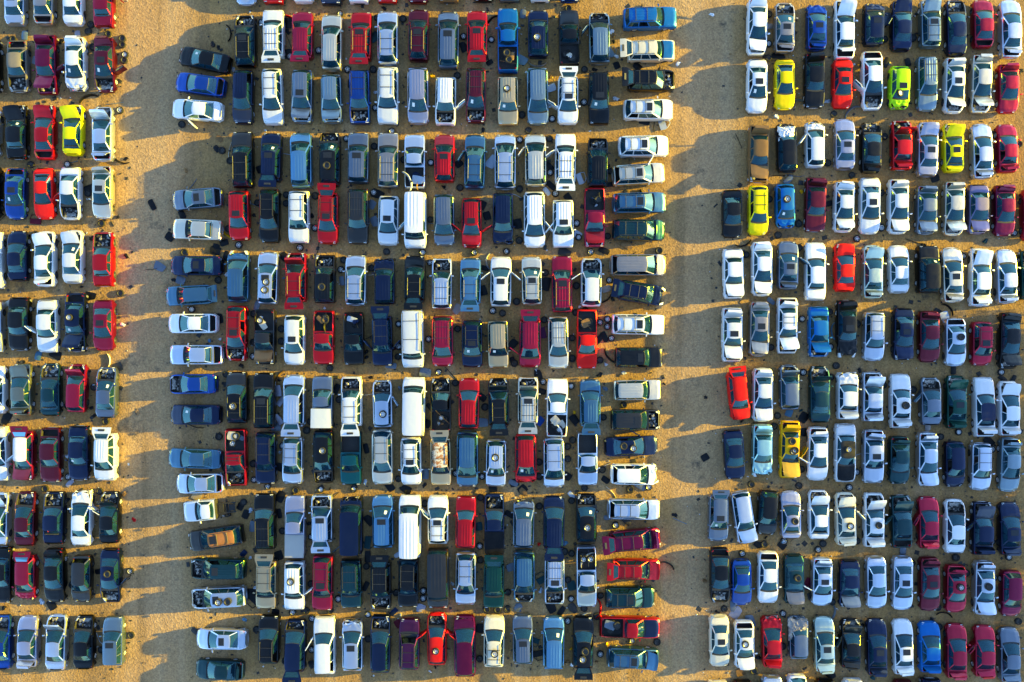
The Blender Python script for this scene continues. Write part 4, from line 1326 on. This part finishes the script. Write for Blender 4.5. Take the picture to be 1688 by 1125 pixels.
# say of each which car it lies by
def plain(c): return c['place'].replace(' side column', ' column') 
used = Counter()
recs = []
for o, word, on in loose:
    near = on or min((c for c in cars), key=lambda c: (c['root'].location - o.location).length)
    v = o.location - near['root'].location
    if on: rel = 'in bed of' if 'm' in on['flags'] and on['kind'] == 'P' and 'w' not in on['flags'] else 'on roof of'
    elif abs(v.x) > abs(v.y): rel = 'right of' if v.x > 0 else 'left of'
    else: rel = 'above' if v.y > 0 else 'below'
    pl = near['place'].replace(' from left in ', ' in ').replace(' from top in ', ' down ').replace('cut off by picture edge in ', 'edge car in ').replace(' row of ', ' row, ').replace(' block', ' block')
    recs.append([o, word, rel, short(near), pl])
cnt = Counter((r[1], r[2], r[4]) for r in recs); seen = Counter()
for r in recs:
    key_ = (r[1], r[2], r[4]); seen[key_] += 1
    pre = '' if cnt[key_] == 1 else ORD[seen[key_]] + ' '
    lab = pre + r[1] + ' ' + r[2] + ' ' + r[3] + ', ' + r[4]
    if len(lab.split()) > 16: lab = pre + r[1] + ' ' + r[2] + ' ' + r[3].split()[-1] + ', ' + r[4]
    r[0]['label'] = lab

# crinkled plastic sheets thrown over two wrecks
def tarp(sd_, l, w):
    m = MB()
    def fn(u, v):
        a, b = 2 * u - 1, 2 * v - 1; q = Vector((a * 2.3, b * 2.0, sd_ * 4.0)); n1 = noise.noise(q * 1.3); n2 = noise.noise(q * 4.0)
        e = max(abs(a), abs(b)) ** 6
        return (a * l / 2 * (1 + .22 * noise.noise(q + Vector((9, 0, 0)))), b * w / 2 * (1 + .2 * noise.noise(q + Vector((0, 7, 0)))), .10 + .16 * abs(n1) + .07 * n2 - .28 * e)
    m.sheet(fn, 22, 18, .008); return m.mesh('tarp', ['paint'], 22)
for px_, py_, z_, l, w, cn, lab in ((1170 + 715 / S1, 190 + 170 / S1, 1.12, 1.35, 1.5, 'white', 'white plastic sheet thrown over windscreen of black hatchback'), (1140 + 990 / S1, 925 + 640 / S1, 1.10, 2.0, 1.7, 'taupe', 'crinkled grey plastic sheet over nose of slate grey hatchback')):
    o = ob('plastic_sheet', tarp(z_ * 3, l, w), None, PX(px_, py_, z_), (0, 0, R(90)), (1, 1, 1), COL[cn][1]); o['label'] = lab; o['category'] = 'sheet'

# fine litter between the rows: bits too small to count
m = MB(); rl = random.Random(11)
for q_ in range(7400):
    c = rl.choice(cars); a = rl.uniform(0, 6.28); d = rl.uniform(1.1, 3.6)
    x, y = c['root'].location.x + d * .55 * math.cos(a) * 1.6, c['root'].location.y + d * math.sin(a) * 1.1
    s_ = rl.choice((.025, .03, .04, .05, .08)) * rl.uniform(.7, 1.6) * (1.0 if q_ < 5200 else 2.0); t = rl.uniform(0, 3.14); k_ = rl.choice((0, 0, 0, 0, 1, 1, 2, 3) if q_ < 5200 else (0, 0, 0, 1, 1, 1, 1, 3))
    u = Vector((math.cos(t), math.sin(t), 0)) * s_; v = Vector((-math.sin(t), math.cos(t), 0)) * s_ * rl.uniform(.3, 1)
    hh = rl.uniform(.015, .06); P0 = Vector((x, y, .004))
    b = m.add([P0 - u - v, P0 + u - v, P0 + u + v, P0 - u + v]); tt = m.add([P0 + (q * .8) + Vector((0, 0, hh)) for q in (-u - v, u - v, u + v, v - u)])
    m.face(tt, k_)
    for i in range(4): m.face((b[i], b[(i + 1) % 4], tt[(i + 1) % 4], tt[i]), k_)
lo = ob('litter', m.mesh('litter', ['plastic', 'bay', 'rim', 'wood'], 0, False)); lo['kind'] = 'stuff'; lo['label'] = 'tiny bits of plastic, glass and metal strewn on gravel'; lo['category'] = 'litter'
